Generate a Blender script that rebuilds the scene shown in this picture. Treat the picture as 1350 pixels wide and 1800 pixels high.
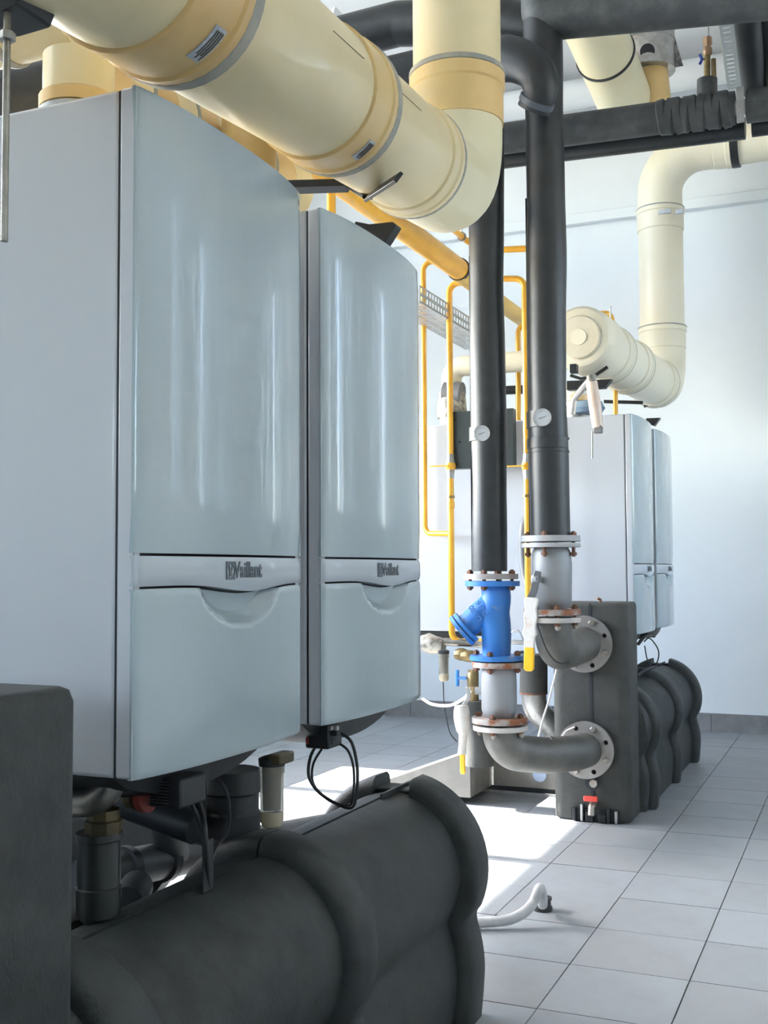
import bpy, bmesh, math, random
from math import sin, cos, pi, radians, sqrt, atan2
from mathutils import Vector, Matrix
from mathutils.geometry import tessellate_polygon
for o in list(bpy.data.objects): bpy.data.objects.remove(o)
random.seed(7)
S = bpy.context.scene; COL = S.collection

# ---------------------------------------------------------------- camera
EYE, YAW, PITCH, ROLL, FPX = 0.994, 0.4075, 0.0526, -0.0048, 1949.7
fwd = Vector((-sin(YAW)*cos(PITCH), cos(YAW)*cos(PITCH), sin(PITCH)))
rt = Vector((cos(YAW), sin(YAW), 0)); up = rt.cross(fwd)
r2 = rt*cos(ROLL)+up*sin(ROLL); u2 = up*cos(ROLL)-rt*sin(ROLL)
cd = bpy.data.cameras.new('camera'); cam = bpy.data.objects.new('camera', cd); COL.objects.link(cam)
cam.matrix_world = Matrix(((r2.x, u2.x, -fwd.x, 0), (r2.y, u2.y, -fwd.y, 0), (r2.z, u2.z, -fwd.z, EYE), (0, 0, 0, 1)))
cd.sensor_fit = 'VERTICAL'; cd.sensor_height = 36; cd.lens = FPX/1800*36; cd.clip_start = .02
S.camera = cam

# ---------------------------------------------------------------- light
w = bpy.data.worlds.new('sky'); S.world = w; w.use_nodes = True
nt = w.node_tree; bg = nt.nodes['Background']
sky = nt.nodes.new('ShaderNodeTexSky'); sky.sky_type = 'NISHITA'; sky.sun_disc = False
sky.sun_elevation = radians(38); sky.sun_rotation = radians(-90); sky.dust_density = 1.2; sky.air_density = 1.0
hs = nt.nodes.new('ShaderNodeHueSaturation'); hs.inputs['Saturation'].default_value = .82
nt.links.new(sky.outputs[0], hs.inputs['Color']); nt.links.new(hs.outputs[0], bg.inputs[0]); bg.inputs[1].default_value = 2.3
sd = bpy.data.lights.new('sun', 'SUN'); sd.energy = 22; sd.angle = radians(.53); sd.color = (1, .975, .93)
sun = bpy.data.objects.new('sun', sd); COL.objects.link(sun)
EL = radians(38)
sun.rotation_euler = Vector((cos(EL), 0.0, -sin(EL))).to_track_quat('-Z', 'Y').to_euler()
def portal(loc, sx, sy, direction):
    ld = bpy.data.lights.new('window_portal', 'AREA'); ld.shape = 'RECTANGLE'; ld.size = sx; ld.size_y = sy
    ld.cycles.is_portal = True
    o = bpy.data.objects.new('window_portal', ld); COL.objects.link(o); o.location = loc
    o.rotation_euler = Vector(direction).to_track_quat('-Z', 'Y').to_euler()
vs = S.view_settings; vs.view_transform = 'Standard'; vs.look = 'None'; vs.gamma = 1; vs.use_curve_mapping = False
vs.exposure = 0.78

# ---------------------------------------------------------------- helpers
def W(px, py, X=None, Y=None, Z=None):
    d = r2*((px-675)/FPX)+u2*((900-py)/FPX)+fwd
    t = X/d.x if X is not None else (Y/d.y if Y is not None else (Z-EYE)/d.z)
    return Vector((d.x*t, d.y*t, EYE+d.z*t))

MATS = {}
def mat(name, color, rough=.5, metal=0, color2=None, scale=8, mix=(.4, .6), bump=0, bscale=60, coat=0,
        alpha=1, trans=0, stretch=(1, 1, 1), detail=6, emit=0, bdist=.002):
    if name in MATS: return MATS[name]
    m = bpy.data.materials.new(name); m.use_nodes = True; n = m.node_tree; b = n.nodes['Principled BSDF']
    b.inputs['Base Color'].default_value = (*color, 1); b.inputs['Roughness'].default_value = rough
    b.inputs['Metallic'].default_value = metal
    b.inputs['Coat Weight'].default_value = coat; b.inputs['Coat Roughness'].default_value = .05
    if trans: b.inputs['Transmission Weight'].default_value = trans
    tc = n.nodes.new('ShaderNodeTexCoord'); mp = n.nodes.new('ShaderNodeMapping'); mp.inputs['Scale'].default_value = stretch
    n.links.new(tc.outputs['Object'], mp.inputs[0])
    if color2:
        ns = n.nodes.new('ShaderNodeTexNoise'); ns.inputs['Scale'].default_value = scale; ns.inputs['Detail'].default_value = detail
        ns.inputs['Roughness'].default_value = .65
        n.links.new(mp.outputs[0], ns.inputs['Vector'])
        cr = n.nodes.new('ShaderNodeValToRGB'); cr.color_ramp.elements[0].position = mix[0]; cr.color_ramp.elements[1].position = mix[1]
        cr.color_ramp.elements[0].color = (*color, 1); cr.color_ramp.elements[1].color = (*color2, 1)
        n.links.new(ns.outputs[0], cr.inputs[0]); n.links.new(cr.outputs[0], b.inputs['Base Color'])
    if bump:
        nb = n.nodes.new('ShaderNodeTexNoise'); nb.inputs['Scale'].default_value = bscale; nb.inputs['Detail'].default_value = 4
        n.links.new(mp.outputs[0], nb.inputs['Vector'])
        bp = n.nodes.new('ShaderNodeBump'); bp.inputs['Strength'].default_value = bump; bp.inputs['Distance'].default_value = bdist
        n.links.new(nb.outputs[0], bp.inputs['Height']); n.links.new(bp.outputs[0], b.inputs['Normal'])
    MATS[name] = m; return m

M_ = lambda *a, **k: mat(*a, **k)
white_wall = M_('white_wall', (.83, .865, .885), .75, color2=(.79, .83, .855), scale=3, mix=(.3, .8), bump=.15, bscale=90)
ceil_m = M_('ceiling_paint', (.88, .88, .88), .8, color2=(.84, .85, .85), scale=2, mix=(.3, .8))
skirt_m = M_('grey_skirting_tile', (.25, .25, .255), .6, color2=(.20, .20, .21), scale=9)
grout_m = M_('grout', (.17, .175, .18), .9)
tile_m = [M_('floor_tile_%d' % i, c1, .42, color2=c2, scale=5, mix=(.3, .75), bump=.12, bscale=25) for i, (c1, c2) in enumerate([
    ((.29, .315, .335), (.235, .245, .255)), ((.275, .298, .315), (.235, .24, .245)), ((.305, .33, .35), (.25, .262, .275)), ((.285, .305, .32), (.245, .25, .255))])]
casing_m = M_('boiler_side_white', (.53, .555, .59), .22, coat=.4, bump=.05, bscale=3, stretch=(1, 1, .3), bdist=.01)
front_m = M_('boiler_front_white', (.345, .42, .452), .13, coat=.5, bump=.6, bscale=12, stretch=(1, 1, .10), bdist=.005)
band_m = M_('boiler_band_silver', (.42, .47, .515), .25, coat=.4, bump=.06, bscale=6)
logo_m = M_('logo_grey', (.10, .12, .14), .5)
dark_m = M_('black_plastic', (.012, .015, .017), .5, color2=(.02, .023, .025), scale=20)
gap_m = M_('seam_dark', (.02, .025, .03), .8)
foam_m = M_('charcoal_foam', (.015, .019, .0195), .62, color2=(.038, .045, .044), scale=14, mix=(.35, .75), bump=.5, bscale=160, bdist=.002)
foam_dust = M_('charcoal_foam_dusty', (.038, .042, .040), .85, color2=(.085, .085, .077), scale=7, mix=(.35, .8), bump=.5, bscale=160, bdist=.002)
rubber_m = M_('black_pipe_lagging', (.010, .013, .015), .42, color2=(.018, .022, .025), scale=10, bump=.15, bscale=12, bdist=.004)
rubber_dust = M_('dusty_pipe_lagging', (.035, .04, .042), .6, color2=(.085, .09, .088), scale=12, mix=(.4, .75), bump=.3, bscale=18, bdist=.004)
tape_m = M_('lagging_tape', (.07, .085, .105), .4, bump=.2, bscale=30)
flue_m = M_('cream_flue_plastic', (.75, .65, .40), .38, color2=(.70, .56, .30), scale=2.2, mix=(.35, .75), coat=.15)
flue_deep = M_('yellowed_flue_plastic', (.70, .52, .23), .38, color2=(.62, .38, .13), scale=3, mix=(.3, .75), coat=.15)
flue_pale = M_('pale_flue_plastic', (.76, .72, .58), .4, color2=(.72, .66, .50), scale=2.2, mix=(.35, .75), coat=.1)
gasket_m = M_('grey_gasket', (.26, .27, .25), .6, color2=(.38, .36, .30), scale=10)
sticker_m = M_('paper_sticker', (.55, .58, .62), .6, color2=(.38, .42, .47), scale=60, stretch=(1, 1, 4))
print_m = M_('dark_print', (.12, .11, .09), .7)
yellow_m = M_('yellow_gas_paint', (.80, .42, .03), .35, color2=(.70, .34, .02), scale=6, coat=.2)
steel_m = M_('galvanised_steel', (.50, .50, .49), .38, metal=.8, color2=(.36, .35, .33), scale=14)
cast_m = M_('cast_valve_grey', (.27, .28, .29), .5, metal=.25, color2=(.20, .17, .13), scale=9, mix=(.52, .8), bump=.15)
flange_m = M_('flange_grey', (.33, .315, .30), .5, metal=.2, color2=(.30, .13, .05), scale=11, mix=(.52, .68), bump=.2)
rust_m = M_('rusty_flange', (.34, .32, .30), .6, metal=.1, color2=(.24, .085, .035), scale=16, mix=(.44, .60), bump=.3)
rustbolt_m = M_('rusty_bolt', (.22, .09, .045), .7, metal=.2, color2=(.12, .07, .05), scale=40)
bolt_m = M_('zinc_bolt', (.36, .34, .31), .4, metal=.6, color2=(.28, .24, .2), scale=40)
darkpipe_m = M_('dull_dark_steel', (.085, .088, .082), .5, metal=.35, color2=(.19, .18, .16), scale=6, mix=(.3, .75), bump=.15)
blue_m = M_('blue_enamel', (.028, .17, .50), .42, color2=(.24, .27, .30), scale=17, mix=(.60, .70), bump=.2, coat=.15)
bluechip_m = M_('chipped_enamel_patch', (.28, .29, .28), .6, color2=(.07, .2, .45), scale=60, mix=(.45, .6))
brass_m = M_('brass', (.30, .22, .10), .4, metal=.6, color2=(.20, .15, .07), scale=20)
handle_y = M_('yellow_grip', (.88, .48, .02), .35, coat=.3)
red_m = M_('red_plastic', (.65, .06, .04), .4)
blueh_m = M_('blue_handle', (.05, .22, .62), .4)
wrap_m = M_('cloudy_wrap', (.66, .64, .60), .35, color2=(.56, .42, .34), scale=18, mix=(.5, .75), bump=.6, bscale=50, bdist=.004)
blackmetal = M_('black_bracket_metal', (.022, .025, .028), .4, metal=.3)
tray_m = M_('perforated_steel', (.36, .38, .38), .45, metal=.6)
sheet_m = M_('grey_sheet_metal', (.24, .23, .21), .5, metal=.3, color2=(.33, .31, .28), scale=12, mix=(.4, .8))
clear_m = M_('clear_cup_plastic', (.80, .76, .64), .12, trans=.85)
cupbase_m = M_('milky_cup_bottom', (.82, .76, .60), .3)
white_cable = M_('white_cable', (.78, .74, .70), .5)
hose_m = M_('grey_hose', (.55, .56, .57), .4, color2=(.45, .46, .47), scale=12)
glass_dial = M_('dial_white', (.62, .66, .70), .3, coat=.6)
chrome_m = M_('dial_rim', (.62, .62, .60), .22, metal=.9)
pinkish_m = M_('amber_clear_tube', (.74, .60, .50), .3, color2=(.66, .50, .40), scale=15)
frame_m = M_('window_frame_grey', (.35, .36, .37), .5)
rope_m = M_('grey_copper_pipe', (.30, .29, .26), .35, metal=.8, color2=(.18, .17, .15), scale=10)
beigegrey_m = M_('grey_plastic_pipe', (.07, .075, .075), .5, color2=(.1, .1, .1), scale=10)
mortar_m = M_('wool_packing', (.30, .29, .27), .9, color2=(.10, .10, .10), scale=22, mix=(.42, .58), bump=1, bscale=30, bdist=.01)

class MB:
    def __init__(s): s.v = []; s.f = []
    def add(s, v, f):
        n = len(s.v); s.v += [tuple(p) for p in v]; s.f += [tuple(i+n for i in q) for q in f]; return s
    def box(s, a, b):
        x0, y0, z0 = [min(p, q) for p, q in zip(a, b)]; x1, y1, z1 = [max(p, q) for p, q in zip(a, b)]
        return s.add([(x0, y0, z0), (x1, y0, z0), (x1, y1, z0), (x0, y1, z0), (x0, y0, z1), (x1, y0, z1), (x1, y1, z1), (x0, y1, z1)],
                     [(0, 3, 2, 1), (4, 5, 6, 7), (0, 1, 5, 4), (1, 2, 6, 5), (2, 3, 7, 6), (3, 0, 4, 7)])
    def tube(s, pts, r, seg=16, fillet=0, caps=True):
        pts = [Vector(p) for p in pts]
        if fillet: pts = fil(pts, fillet)
        rs = r if isinstance(r, (list, tuple)) else [r]*len(pts)
        T = []
        for i in range(len(pts)):
            a = pts[max(0, i-1)]; b = pts[min(len(pts)-1, i+1)]; T.append((b-a).normalized())
        u = T[0].orthogonal().normalized(); V = []
        for i, p in enumerate(pts):
            u = (u-T[i]*u.dot(T[i])).normalized(); q = T[i].cross(u)
            V += [p+(u*cos(2*pi*k/seg)+q*sin(2*pi*k/seg))*rs[i] for k in range(seg)]
        F = [(i*seg+k, i*seg+(k+1) % seg, (i+1)*seg+(k+1) % seg, (i+1)*seg+k) for i in range(len(pts)-1) for k in range(seg)]
        if caps: F += [tuple(range(seg-1, -1, -1)), tuple((len(pts)-1)*seg+k for k in range(seg))]
        return s.add(V, F)
    def lathe(s, prof, o, axis, seg=28):   # prof: list of (distance along axis, radius)
        o = Vector(o); a = Vector(axis).normalized(); u = a.orthogonal().normalized(); q = a.cross(u); V = []; F = []
        for d, r in prof: V += [o+a*d+(u*cos(2*pi*k/seg)+q*sin(2*pi*k/seg))*max(r, 1e-4) for k in range(seg)]
        for i in range(len(prof)-1): F += [(i*seg+k, i*seg+(k+1) % seg, (i+1)*seg+(k+1) % seg, (i+1)*seg+k) for k in range(seg)]
        F += [tuple(range(seg-1, -1, -1)), tuple((len(prof)-1)*seg+k for k in range(seg))]
        return s.add(V, F)
    def cyl(s, a, b, r, seg=24):
        a = Vector(a); b = Vector(b); return s.lathe([(0, r), ((b-a).length, r)], a, b-a, seg)
    def plate(s, outer, holes, o, u, v, t):  # 2D loops -> slab
        o = Vector(o); u = Vector(u).normalized(); v = Vector(v).normalized(); n = u.cross(v)
        loops = [outer]+holes; flat = [p for l in loops for p in l]
        tri = tessellate_polygon([[Vector((x, y, 0)) for x, y in l] for l in loops])
        N = len(flat); V = [o+u*x+v*y for x, y in flat]+[o+u*x+v*y-n*t for x, y in flat]
        F = [tuple(q) for q in tri]+[tuple(i+N for i in reversed(q)) for q in tri]; k = 0
        for l in loops:
            m = len(l); F += [(k+i, k+(i+1) % m, k+(i+1) % m+N, k+i+N) for i in range(m)]; k += m
        return s.add(V, F)
    def loft(s, sections, closed=True, caps=True):
        m = len(sections[0]); V = [p for sec in sections for p in sec]; F = []
        for i in range(len(sections)-1):
            for k in range(m if closed else m-1): F.append((i*m+k, i*m+(k+1) % m, (i+1)*m+(k+1) % m, (i+1)*m+k))
        if caps and closed: F += [tuple(range(m-1, -1, -1)), tuple((len(sections)-1)*m+k for k in range(m))]
        return s.add(V, F)
    def xf(s, Mx): s.v = [tuple(Mx @ Vector(p)) for p in s.v]; return s
    def build(s, name, m, parent=None, bevel=0, smooth=True, ang=38, fix=True, origin=None):
        me = bpy.data.meshes.new(name); off = Vector(origin) if origin is not None else None
        base = Vector((0, 0, 0))
        if parent is not None: base = parent['_o'] if '_o' in parent.keys() else (0, 0, 0); base = Vector(base)
        elif off is not None: base = off
        else:
            n = len(s.v); base = Vector((sum(p[0] for p in s.v)/n, sum(p[1] for p in s.v)/n, min(p[2] for p in s.v)))
        me.from_pydata([Vector(p)-base for p in s.v], [], s.f); me.materials.append(m)
        if fix:
            b = bmesh.new(); b.from_mesh(me); bmesh.ops.recalc_face_normals(b, faces=b.faces); b.to_mesh(me); b.free()
        if smooth:
            me.polygons.foreach_set('use_smooth', [True]*len(me.polygons)); me.set_sharp_from_angle(angle=radians(ang))
        o = bpy.data.objects.new(name, me); COL.objects.link(o)
        if parent is not None:
            o.parent = parent; o['_o'] = tuple(base)
        else: o.location = base; o['_o'] = tuple(base)
        if bevel:
            md = o.modifiers.new('bevel', 'BEVEL'); md.width = bevel; md.segments = 2; md.limit_method = 'ANGLE'; md.angle_limit = radians(40)
        return o
def fil(pts, rad, n=10):
    out = [pts[0]]
    for i in range(1, len(pts)-1):
        p = pts[i]; a = (pts[i-1]-p); b = (pts[i+1]-p); la, lb = a.length, b.length; a.normalize(); b.normalize()
        ang = a.angle(b)
        if ang > 3.05: out.append(p); continue
        d = min(rad/math.tan(ang/2), la*(.97 if i == 1 else .49), lb*(.97 if i == len(pts)-2 else .49)); R = d*math.tan(ang/2)
        c = p+(a+b).normalized()*(R/sin(ang/2)); s0 = p+a*d-c; s1 = p+b*d-c; tot = s0.angle(s1)
        ax = s0.cross(s1).normalized()
        for k in range(n+1): out.append(c+Matrix.Rotation(tot*k/n, 3, ax) @ s0)
    out.append(pts[-1]); return out
def smoothp(pts, n=8):   # Catmull-Rom through points
    P = [Vector(p) for p in pts]; P = [P[0]*2-P[1]]+P+[P[-1]*2-P[-2]]; out = []
    for i in range(1, len(P)-2):
        for k in range(n):
            t = k/n; a, b, c, d = P[i-1:i+3]
            out.append(.5*((2*b)+(c-a)*t+(2*a-5*b+4*c-d)*t*t+(3*b-a-3*c+d)*t**3))
    out.append(P[-2]); return out
def tag(o, label, cat=None, group=None, kind=None):
    if label: o['label'] = label
    if cat: o['category'] = cat
    if group: o['group'] = group
    if kind: o['kind'] = kind
    return o
def thing(name, label, cat, loc, group=None):
    o = bpy.data.objects.new(name, None); COL.objects.link(o); o.location = loc; o['_o'] = tuple(loc); o.empty_display_size = .05
    return tag(o, label, cat, group)
def struct(name, mb, m, parent=None, **k):
    o = mb.build(name, m, parent, **k)
    if parent is None: o['kind'] = 'structure'
    return o
def circ(cx, cy, r, n=12, a0=0): return [(cx+r*cos(a0+2*pi*k/n), cy+r*sin(a0+2*pi*k/n)) for k in range(n)]
def hexb(mb, p, axis, r, h):
    return mb.lathe([(0, r), (h, r)], p, axis, 6)
def text_mesh(txt, size, extrude, sx=1.0):
    cu = bpy.data.curves.new('t', 'FONT'); cu.body = txt; cu.size = size; cu.extrude = extrude; cu.align_x = 'CENTER'; cu.align_y = 'CENTER'; cu.resolution_u = 3
    cu.offset = size*.02
    ob = bpy.data.objects.new('t', cu); COL.objects.link(ob)
    dg = bpy.context.evaluated_depsgraph_get(); me = bpy.data.meshes.new_from_object(ob.evaluated_get(dg))
    mb = MB(); mb.add([(v.co.x*sx, v.co.y, v.co.z) for v in me.vertices], [tuple(p.vertices) for p in me.polygons])
    bpy.data.objects.remove(ob); bpy.data.curves.remove(cu); return mb

# ---------------------------------------------------------------- room
XL, XR, YF, YB, ZC = -4.2, 2.4, -2.6, 7.08, 4.2
TX, TY = .2945, .3075; gx0, gy0 = -.767*.92, 4.05*.92
fl = struct('floor', MB().box((XL-.3, YF-.3, -.12), (XR+.3, YB+.3, -.004)), grout_m, smooth=False)
base_t = [MB().box((0, 0, -.004), (TX-.0035, TY-.0035, 0)) for _ in tile_m]
tmesh = []
for i, m in enumerate(tile_m):
    me = bpy.data.meshes.new('floor_tile'); me.from_pydata(base_t[i].v, [], base_t[i].f); me.materials.append(m); tmesh.append(me)
rest = MB(); fo = Vector(fl['_o'])
for i in range(-14, 11):
    for j in range(-20, 12):
        x = gx0+i*TX; y = gy0+j*TY
        if x < XL or x+TX > XR or y < YF or y+TY > YB+.05: continue
        if -2.95 < x < .25 and 1.35 < y:
            o = bpy.data.objects.new('floor_tile', random.choice(tmesh)); COL.objects.link(o); o.parent = fl
            o.location = Vector((x+.0017, y+.0017, random.uniform(-.0006, .0006)))-fo
        else: rest.box((x+.0017, y+.0017, -.004), (x+TX-.0018, y+TY-.0018, 0))
o = rest.build('floor_tile', tile_m[0], fl, smooth=False); o['kind'] = 'stuff'
def wall_holes(name, axis, c, t, a0, a1, holes):
    # slab wall in plane axis=c (thickness t outward), spanning a0..a1 along other horizontal axis, holes (u0,u1,z0,z1)
    loops = [[(u0, z0), (u1, z0), (u1, z1), (u0, z1)] for u0, u1, z0, z1 in holes]
    mb = MB(); outer = [(a0, 0), (a1, 0), (a1, ZC), (a0, ZC)]
    if axis == 'X': mb.plate(outer, loops, (c, 0, 0), (0, 1, 0), (0, 0, 1), -t if t > 0 else -t)
    else: mb.plate(outer, loops, (0, c, 0), (1, 0, 0), (0, 0, 1), t)
    return struct(name, mb, white_wall, smooth=False)
LW = [(0.95, 5.20, 1.36, 2.64), (-.6, 5.0, 3.3, 4.05)]  # second opening: clerestory added to brighten the ceiling and flues
RW = [(-1.6, -1.0, 1.3, 2.3), (2.9, 2.98, 1.3, 3.1), (3.6, 3.74, 1.3, 3.1), (4.18, 4.40, 1.3, 3.1), (4.75, 4.83, 1.3, 3.1), (5.3, 5.62, 1.3, 3.1), (6.15, 6.35, 1.3, 3.1)]  # all but the first are slots added to streak the boiler fronts
wall_holes('wall_left', 'X', XL, -.25, YF, YB, [(a, b, c, d) for a, b, c, d in LW])
wall_holes('wall_right', 'X', XR, .25, YF, YB, RW)
STREAK_SLOTS = [(.38, .44, 1.2, 3.0), (.85, .89, 1.2, 3.0), (1.3, 1.42, 1.2, 3.0), (1.9, 1.96, 1.2, 3.0)]  # unseen slots added for vertical streaks reflected in the boiler fronts
wall_holes('wall_back', 'Y', YB, .25, XL, XR, STREAK_SLOTS)
wall_holes('wall_front', 'Y', YF, -.25, XL, XR, [(-2.0, -1.05, 1.1, 2.1)])
struct('ceiling', MB().box((XL-.25, YF-.25, ZC), (XR+.25, YB+.25, ZC+.2)), ceil_m, smooth=False)
struct('trim_1', MB().box((XL, YB-.06, 3.24), (XR, YB, 3.305)), white_wall, bevel=.004)
bb = struct('baseboard_back', MB().box((XL, YB-.006, 0), (XR, YB, .105)), grout_m, smooth=False)
for k in range(20):
    x0 = XL+.02+k*.33; MB().box((x0+.0015, YB-.016, 0), (min(x0+.3285, XR), YB-.006, .112)).build('skirting_tile', skirt_m, bb, bevel=.001)
struct('baseboard_left', MB().box((XL, YF, 0), (XL+.014, YB-.02, .11)), skirt_m, bevel=.001)
struct('baseboard_right', MB().box((XR-.014, YF, 0), (XR, YB-.02, .11)), skirt_m, bevel=.001)
def window(n, axis, c, u0, u1, z0, z1, bars, inw):
    def bx(a0, a1, b0, b1, d0, d1):
        return ((c+d0*inw, a0, b0), (c+d1*inw, a1, b1)) if axis == 'X' else ((a0, c+d0*inw, b0), (a1, c+d1*inw, b1))
    f = .05 if u1-u0 > .6 else .01; mb = MB()
    for q in ((u0, u1, z0, z0+f), (u0, u1, z1-f, z1), (u0, u0+f, z0+f, z1-f), (u1-f, u1, z0+f, z1-f)): mb.box(*bx(*q, -.16, -.1))
    r = struct('window_%d' % n, mb, frame_m, smooth=False)
    for b in bars: MB().box(*bx(b-(.04 if n == 1 else .018), b+(.04 if n == 1 else .018), z0+f, z1-f, -.155, -.105)).build('glazing_bar', frame_m, r, smooth=False)
    return r
window(1, 'X', XL, *LW[0], [2.0, 2.9, 3.72, 4.55], 1)
for i, q in enumerate(RW): window(2+i, 'X', XR, *q, [q[0]+(q[1]-q[0])*k/4 for k in (1, 2, 3)] if i == 0 else [], -1)  # frames of the right window and of the added slots
for i, q in enumerate(STREAK_SLOTS):
    window(20+i, 'Y', YB, *q, [], -1); portal(((q[0]+q[1])/2, YB+.12, 2.15), q[1]-q[0], 1.9, (0, -1, 0))
window(14, 'X', XL, *LW[1], [.3, 1.25, 2.2, 3.15, 4.1], 1)  # frame of the added clerestory
struct('added_eave', MB().box((XL-1.8, YF-.5, ZC+.0), (XL-.25, YB+.5, ZC+.12)), white_wall, smooth=False)  # unseen eave, added to keep direct sun out of the clerestory
portal((XL-.12, 2.2, 3.67), .75, 5.6, (1, 0, 0))
window(15, 'Y', YF, -2.0, -1.05, 1.1, 2.1, [-1.52], -1 if False else 1)
portal((XL-.12, (LW[0][0]+LW[0][1])/2, 2.0), 1.28, LW[0][1]-LW[0][0], (1, 0, 0))
for q in RW: portal((XR+.12, (q[0]+q[1])/2, (q[2]+q[3])/2), q[3]-q[2], q[1]-q[0], (-1, 0, 0))
portal((-1.52, YF-.12, 1.6), 1.0, .95, (0, 1, 0))
struct('yard_ground', MB().box((XL-30, YF-30, -.4), (XR+30, YB+30, -.3)), M_('yard_concrete', (.4, .4, .38), .9, color2=(.32, .33, .3), scale=1), smooth=False)  # unseen ground outside, bounces daylight in through the windows

# ---------------------------------------------------------------- boilers
BW, BD, BH = .490, .60, .96; X0 = -.91; Z0 = .712
def bulge(t): return .021*(1-abs(2*t-1)**2.6)
def panel(zlo, zhi, tlo=None, x_in=-.03, scoop=False, n=28, nz=10, lift=0):
    # curved slab between z functions of t (0..1 across width), local coords: y=t*BW, x=bulge
    mb = MB(); e = .004
    ts = [0, .008, .02]+[.02+.96*k/(n-1) for k in range(1, n-1)]+[.98, .992, 1]
    rows = []
    for j in range(nz+1):
        row = []
        for t in ts:
            z = zlo(t)+(zhi(t)-zlo(t))*j/nz; x = bulge(t)+lift
            ed = min(t, 1-t)
            if ed < .02: x -= .007*(1-ed/.02)**2
            if scoop:
                dx = (t-.52)/.235; dz = (z-.262)/.062; rr = dx*dx+dz*dz
                if rr < 1: x -= .036*(1-rr)**.6 if rr > .0 else .02
            if j in (0, nz): x -= .003
            row.append((x, t*BW, z))
        rows.append(row)
    m = len(ts)
    front = MB(); V = [p for r in rows for p in r]; F = [(j*m+i, j*m+i+1, (j+1)*m+i+1, (j+1)*m+i) for j in range(nz) for i in range(m-1)]
    N = len(V); V += [(x_in, y, z) for x, y, z in V]; F += [tuple(N+i for i in reversed(q)) for q in F]
    per = [i for i in range(m)]+[j*m+m-1 for j in range(1, nz+1)]+[nz*m+i for i in range(m-2, -1, -1)]+[j*m for j in range(nz-1, 0, -1)]
    F += [(per[(k+1) % len(per)], per[k], per[k]+N, per[(k+1) % len(per)]+N) for k in range(len(per))]
    return mb.add(V, F)
def wavy(t):   # lower edge of the silver band
    return .262-.014*math.exp(-((t-.56)/.21)**2)+.004*(1-abs(2*t-1))-.001
def make_boiler(name, label):
    r = thing(name, label, 'boiler', (0, 0, 0)); 
    MB().box((-BD, .002, .0), (-.0335, BW-.002, BH)).build('casing', casing_m, r, bevel=.006)
    MB().box((-.0345, .003, .002), (-.030, BW-.003, BH-.003)).build('casing_seam', gap_m, r)
    fr = MB()
    fr.box((-.0325, .002, 0), (-.004, .02, BH)).box((-.0325, BW-.02, 0), (-.004, BW-.002, BH)).box((-.031, .02, BH-.02), (-.004, BW-.02, BH)).box((-.031, .02, .004), (-.012, BW-.02, BH-.02))
    fr.build('front_frame', casing_m, r, bevel=.004)
    panel(lambda t: .3075, lambda t: BH-.001, x_in=-.0035, nz=12).build('upper_front_panel', front_m, r, ang=50)
    MB().box((-.011, .004, .01), (-.0045, BW-.004, .33)).build('panel_gap', gap_m, r)
    bd = panel(wavy, lambda t: .3035, x_in=-.0035, nz=5, lift=.0005).build('trim_band', band_m, r, ang=50)
    panel(lambda t: 0.0, lambda t: wavy(t)-.0035, x_in=-.0035, scoop=True, n=60, nz=44).build('lower_door', front_m, r, ang=60)
    # logo, on the band
    tm = text_mesh('Vaillant', .0345, .0006, .84)
    tm.v = [(bulge((y_+.266)/BW)+.0015+z_, y_+.266, x_) for (y_, x_, z_) in tm.v]
    tm.v = [(x, y, z+.283) for x, y, z in tm.v]
    tm.build('lettering', logo_m, bd, smooth=False)
    em = MB(); c = (.213, .283)
    em.plate([(c[0]-.0125, c[1]-.014), (c[0]+.0125, c[1]-.014), (c[0]+.0125, c[1]+.014), (c[0]-.0125, c[1]+.014)],
             [circ(c[0], c[1]-.001, .0102, 20)], (bulge(.46)+.0018, 0, 0), (0, 1, 0), (0, 0, 1), .0012)
    xx = bulge(.46)+.0018
    for s in (-1, 1):
        em.plate([(c[0]+s*.0015, c[1]-.001), (c[0]+s*.0045, c[1]-.001), (c[0]+s*.006, c[1]+.0085), (c[0]+s*.0035, c[1]+.0085)][::s], [], (xx, 0, 0), (0, 1, 0), (0, 0, 1), .001)
    em.plate(circ(c[0], c[1]-.0045, .0045, 10), [], (xx, 0, 0), (0, 1, 0), (0, 0, 1), .001)
    em.build('emblem', logo_m, bd, smooth=False)
    # belly tray under the casing and top flue collar
    secs = []
    for k in range(13):
        t = k/12; y = .03+t*(BW-.05); d = .062*sin(pi*min(1, t*1.0))**.6+.006
        secs.append([(-.42, y, -.001), (-.05, y, -.001), (-.06, y, -d*.8), (-.12, y, -d), (-.36, y, -d)])
    MB().loft(secs).build('belly_tray', dark_m, r, ang=50)
    MB().lathe([(0, .075), (.012, .075), (.013, .062), (.072, .062), (.074, .068), (.100, .068), (.103, .060)], (-.30, BW/2, BH), (0, 0, 1)).build('flue_collar', steel_m, r)
    return r
def place(r, y, mirror=False, label=None):
    if mirror:
        r.location = (X0-2*BD-.02, y+BW, Z0); r.rotation_euler = (0, 0, pi)
    else: r.location = (X0, y, Z0)
    if label: r['label'] = label
    return r
def copy_tree(o, parent=None):
    c = o.copy(); COL.objects.link(c)
    if parent: c.parent = parent
    for ch in list(o.children): copy_tree(ch, c)
    return c
B1 = place(make_boiler('wall_boiler', 'white wall-hung boiler nearest the camera, at the left edge'), 1.252)
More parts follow.
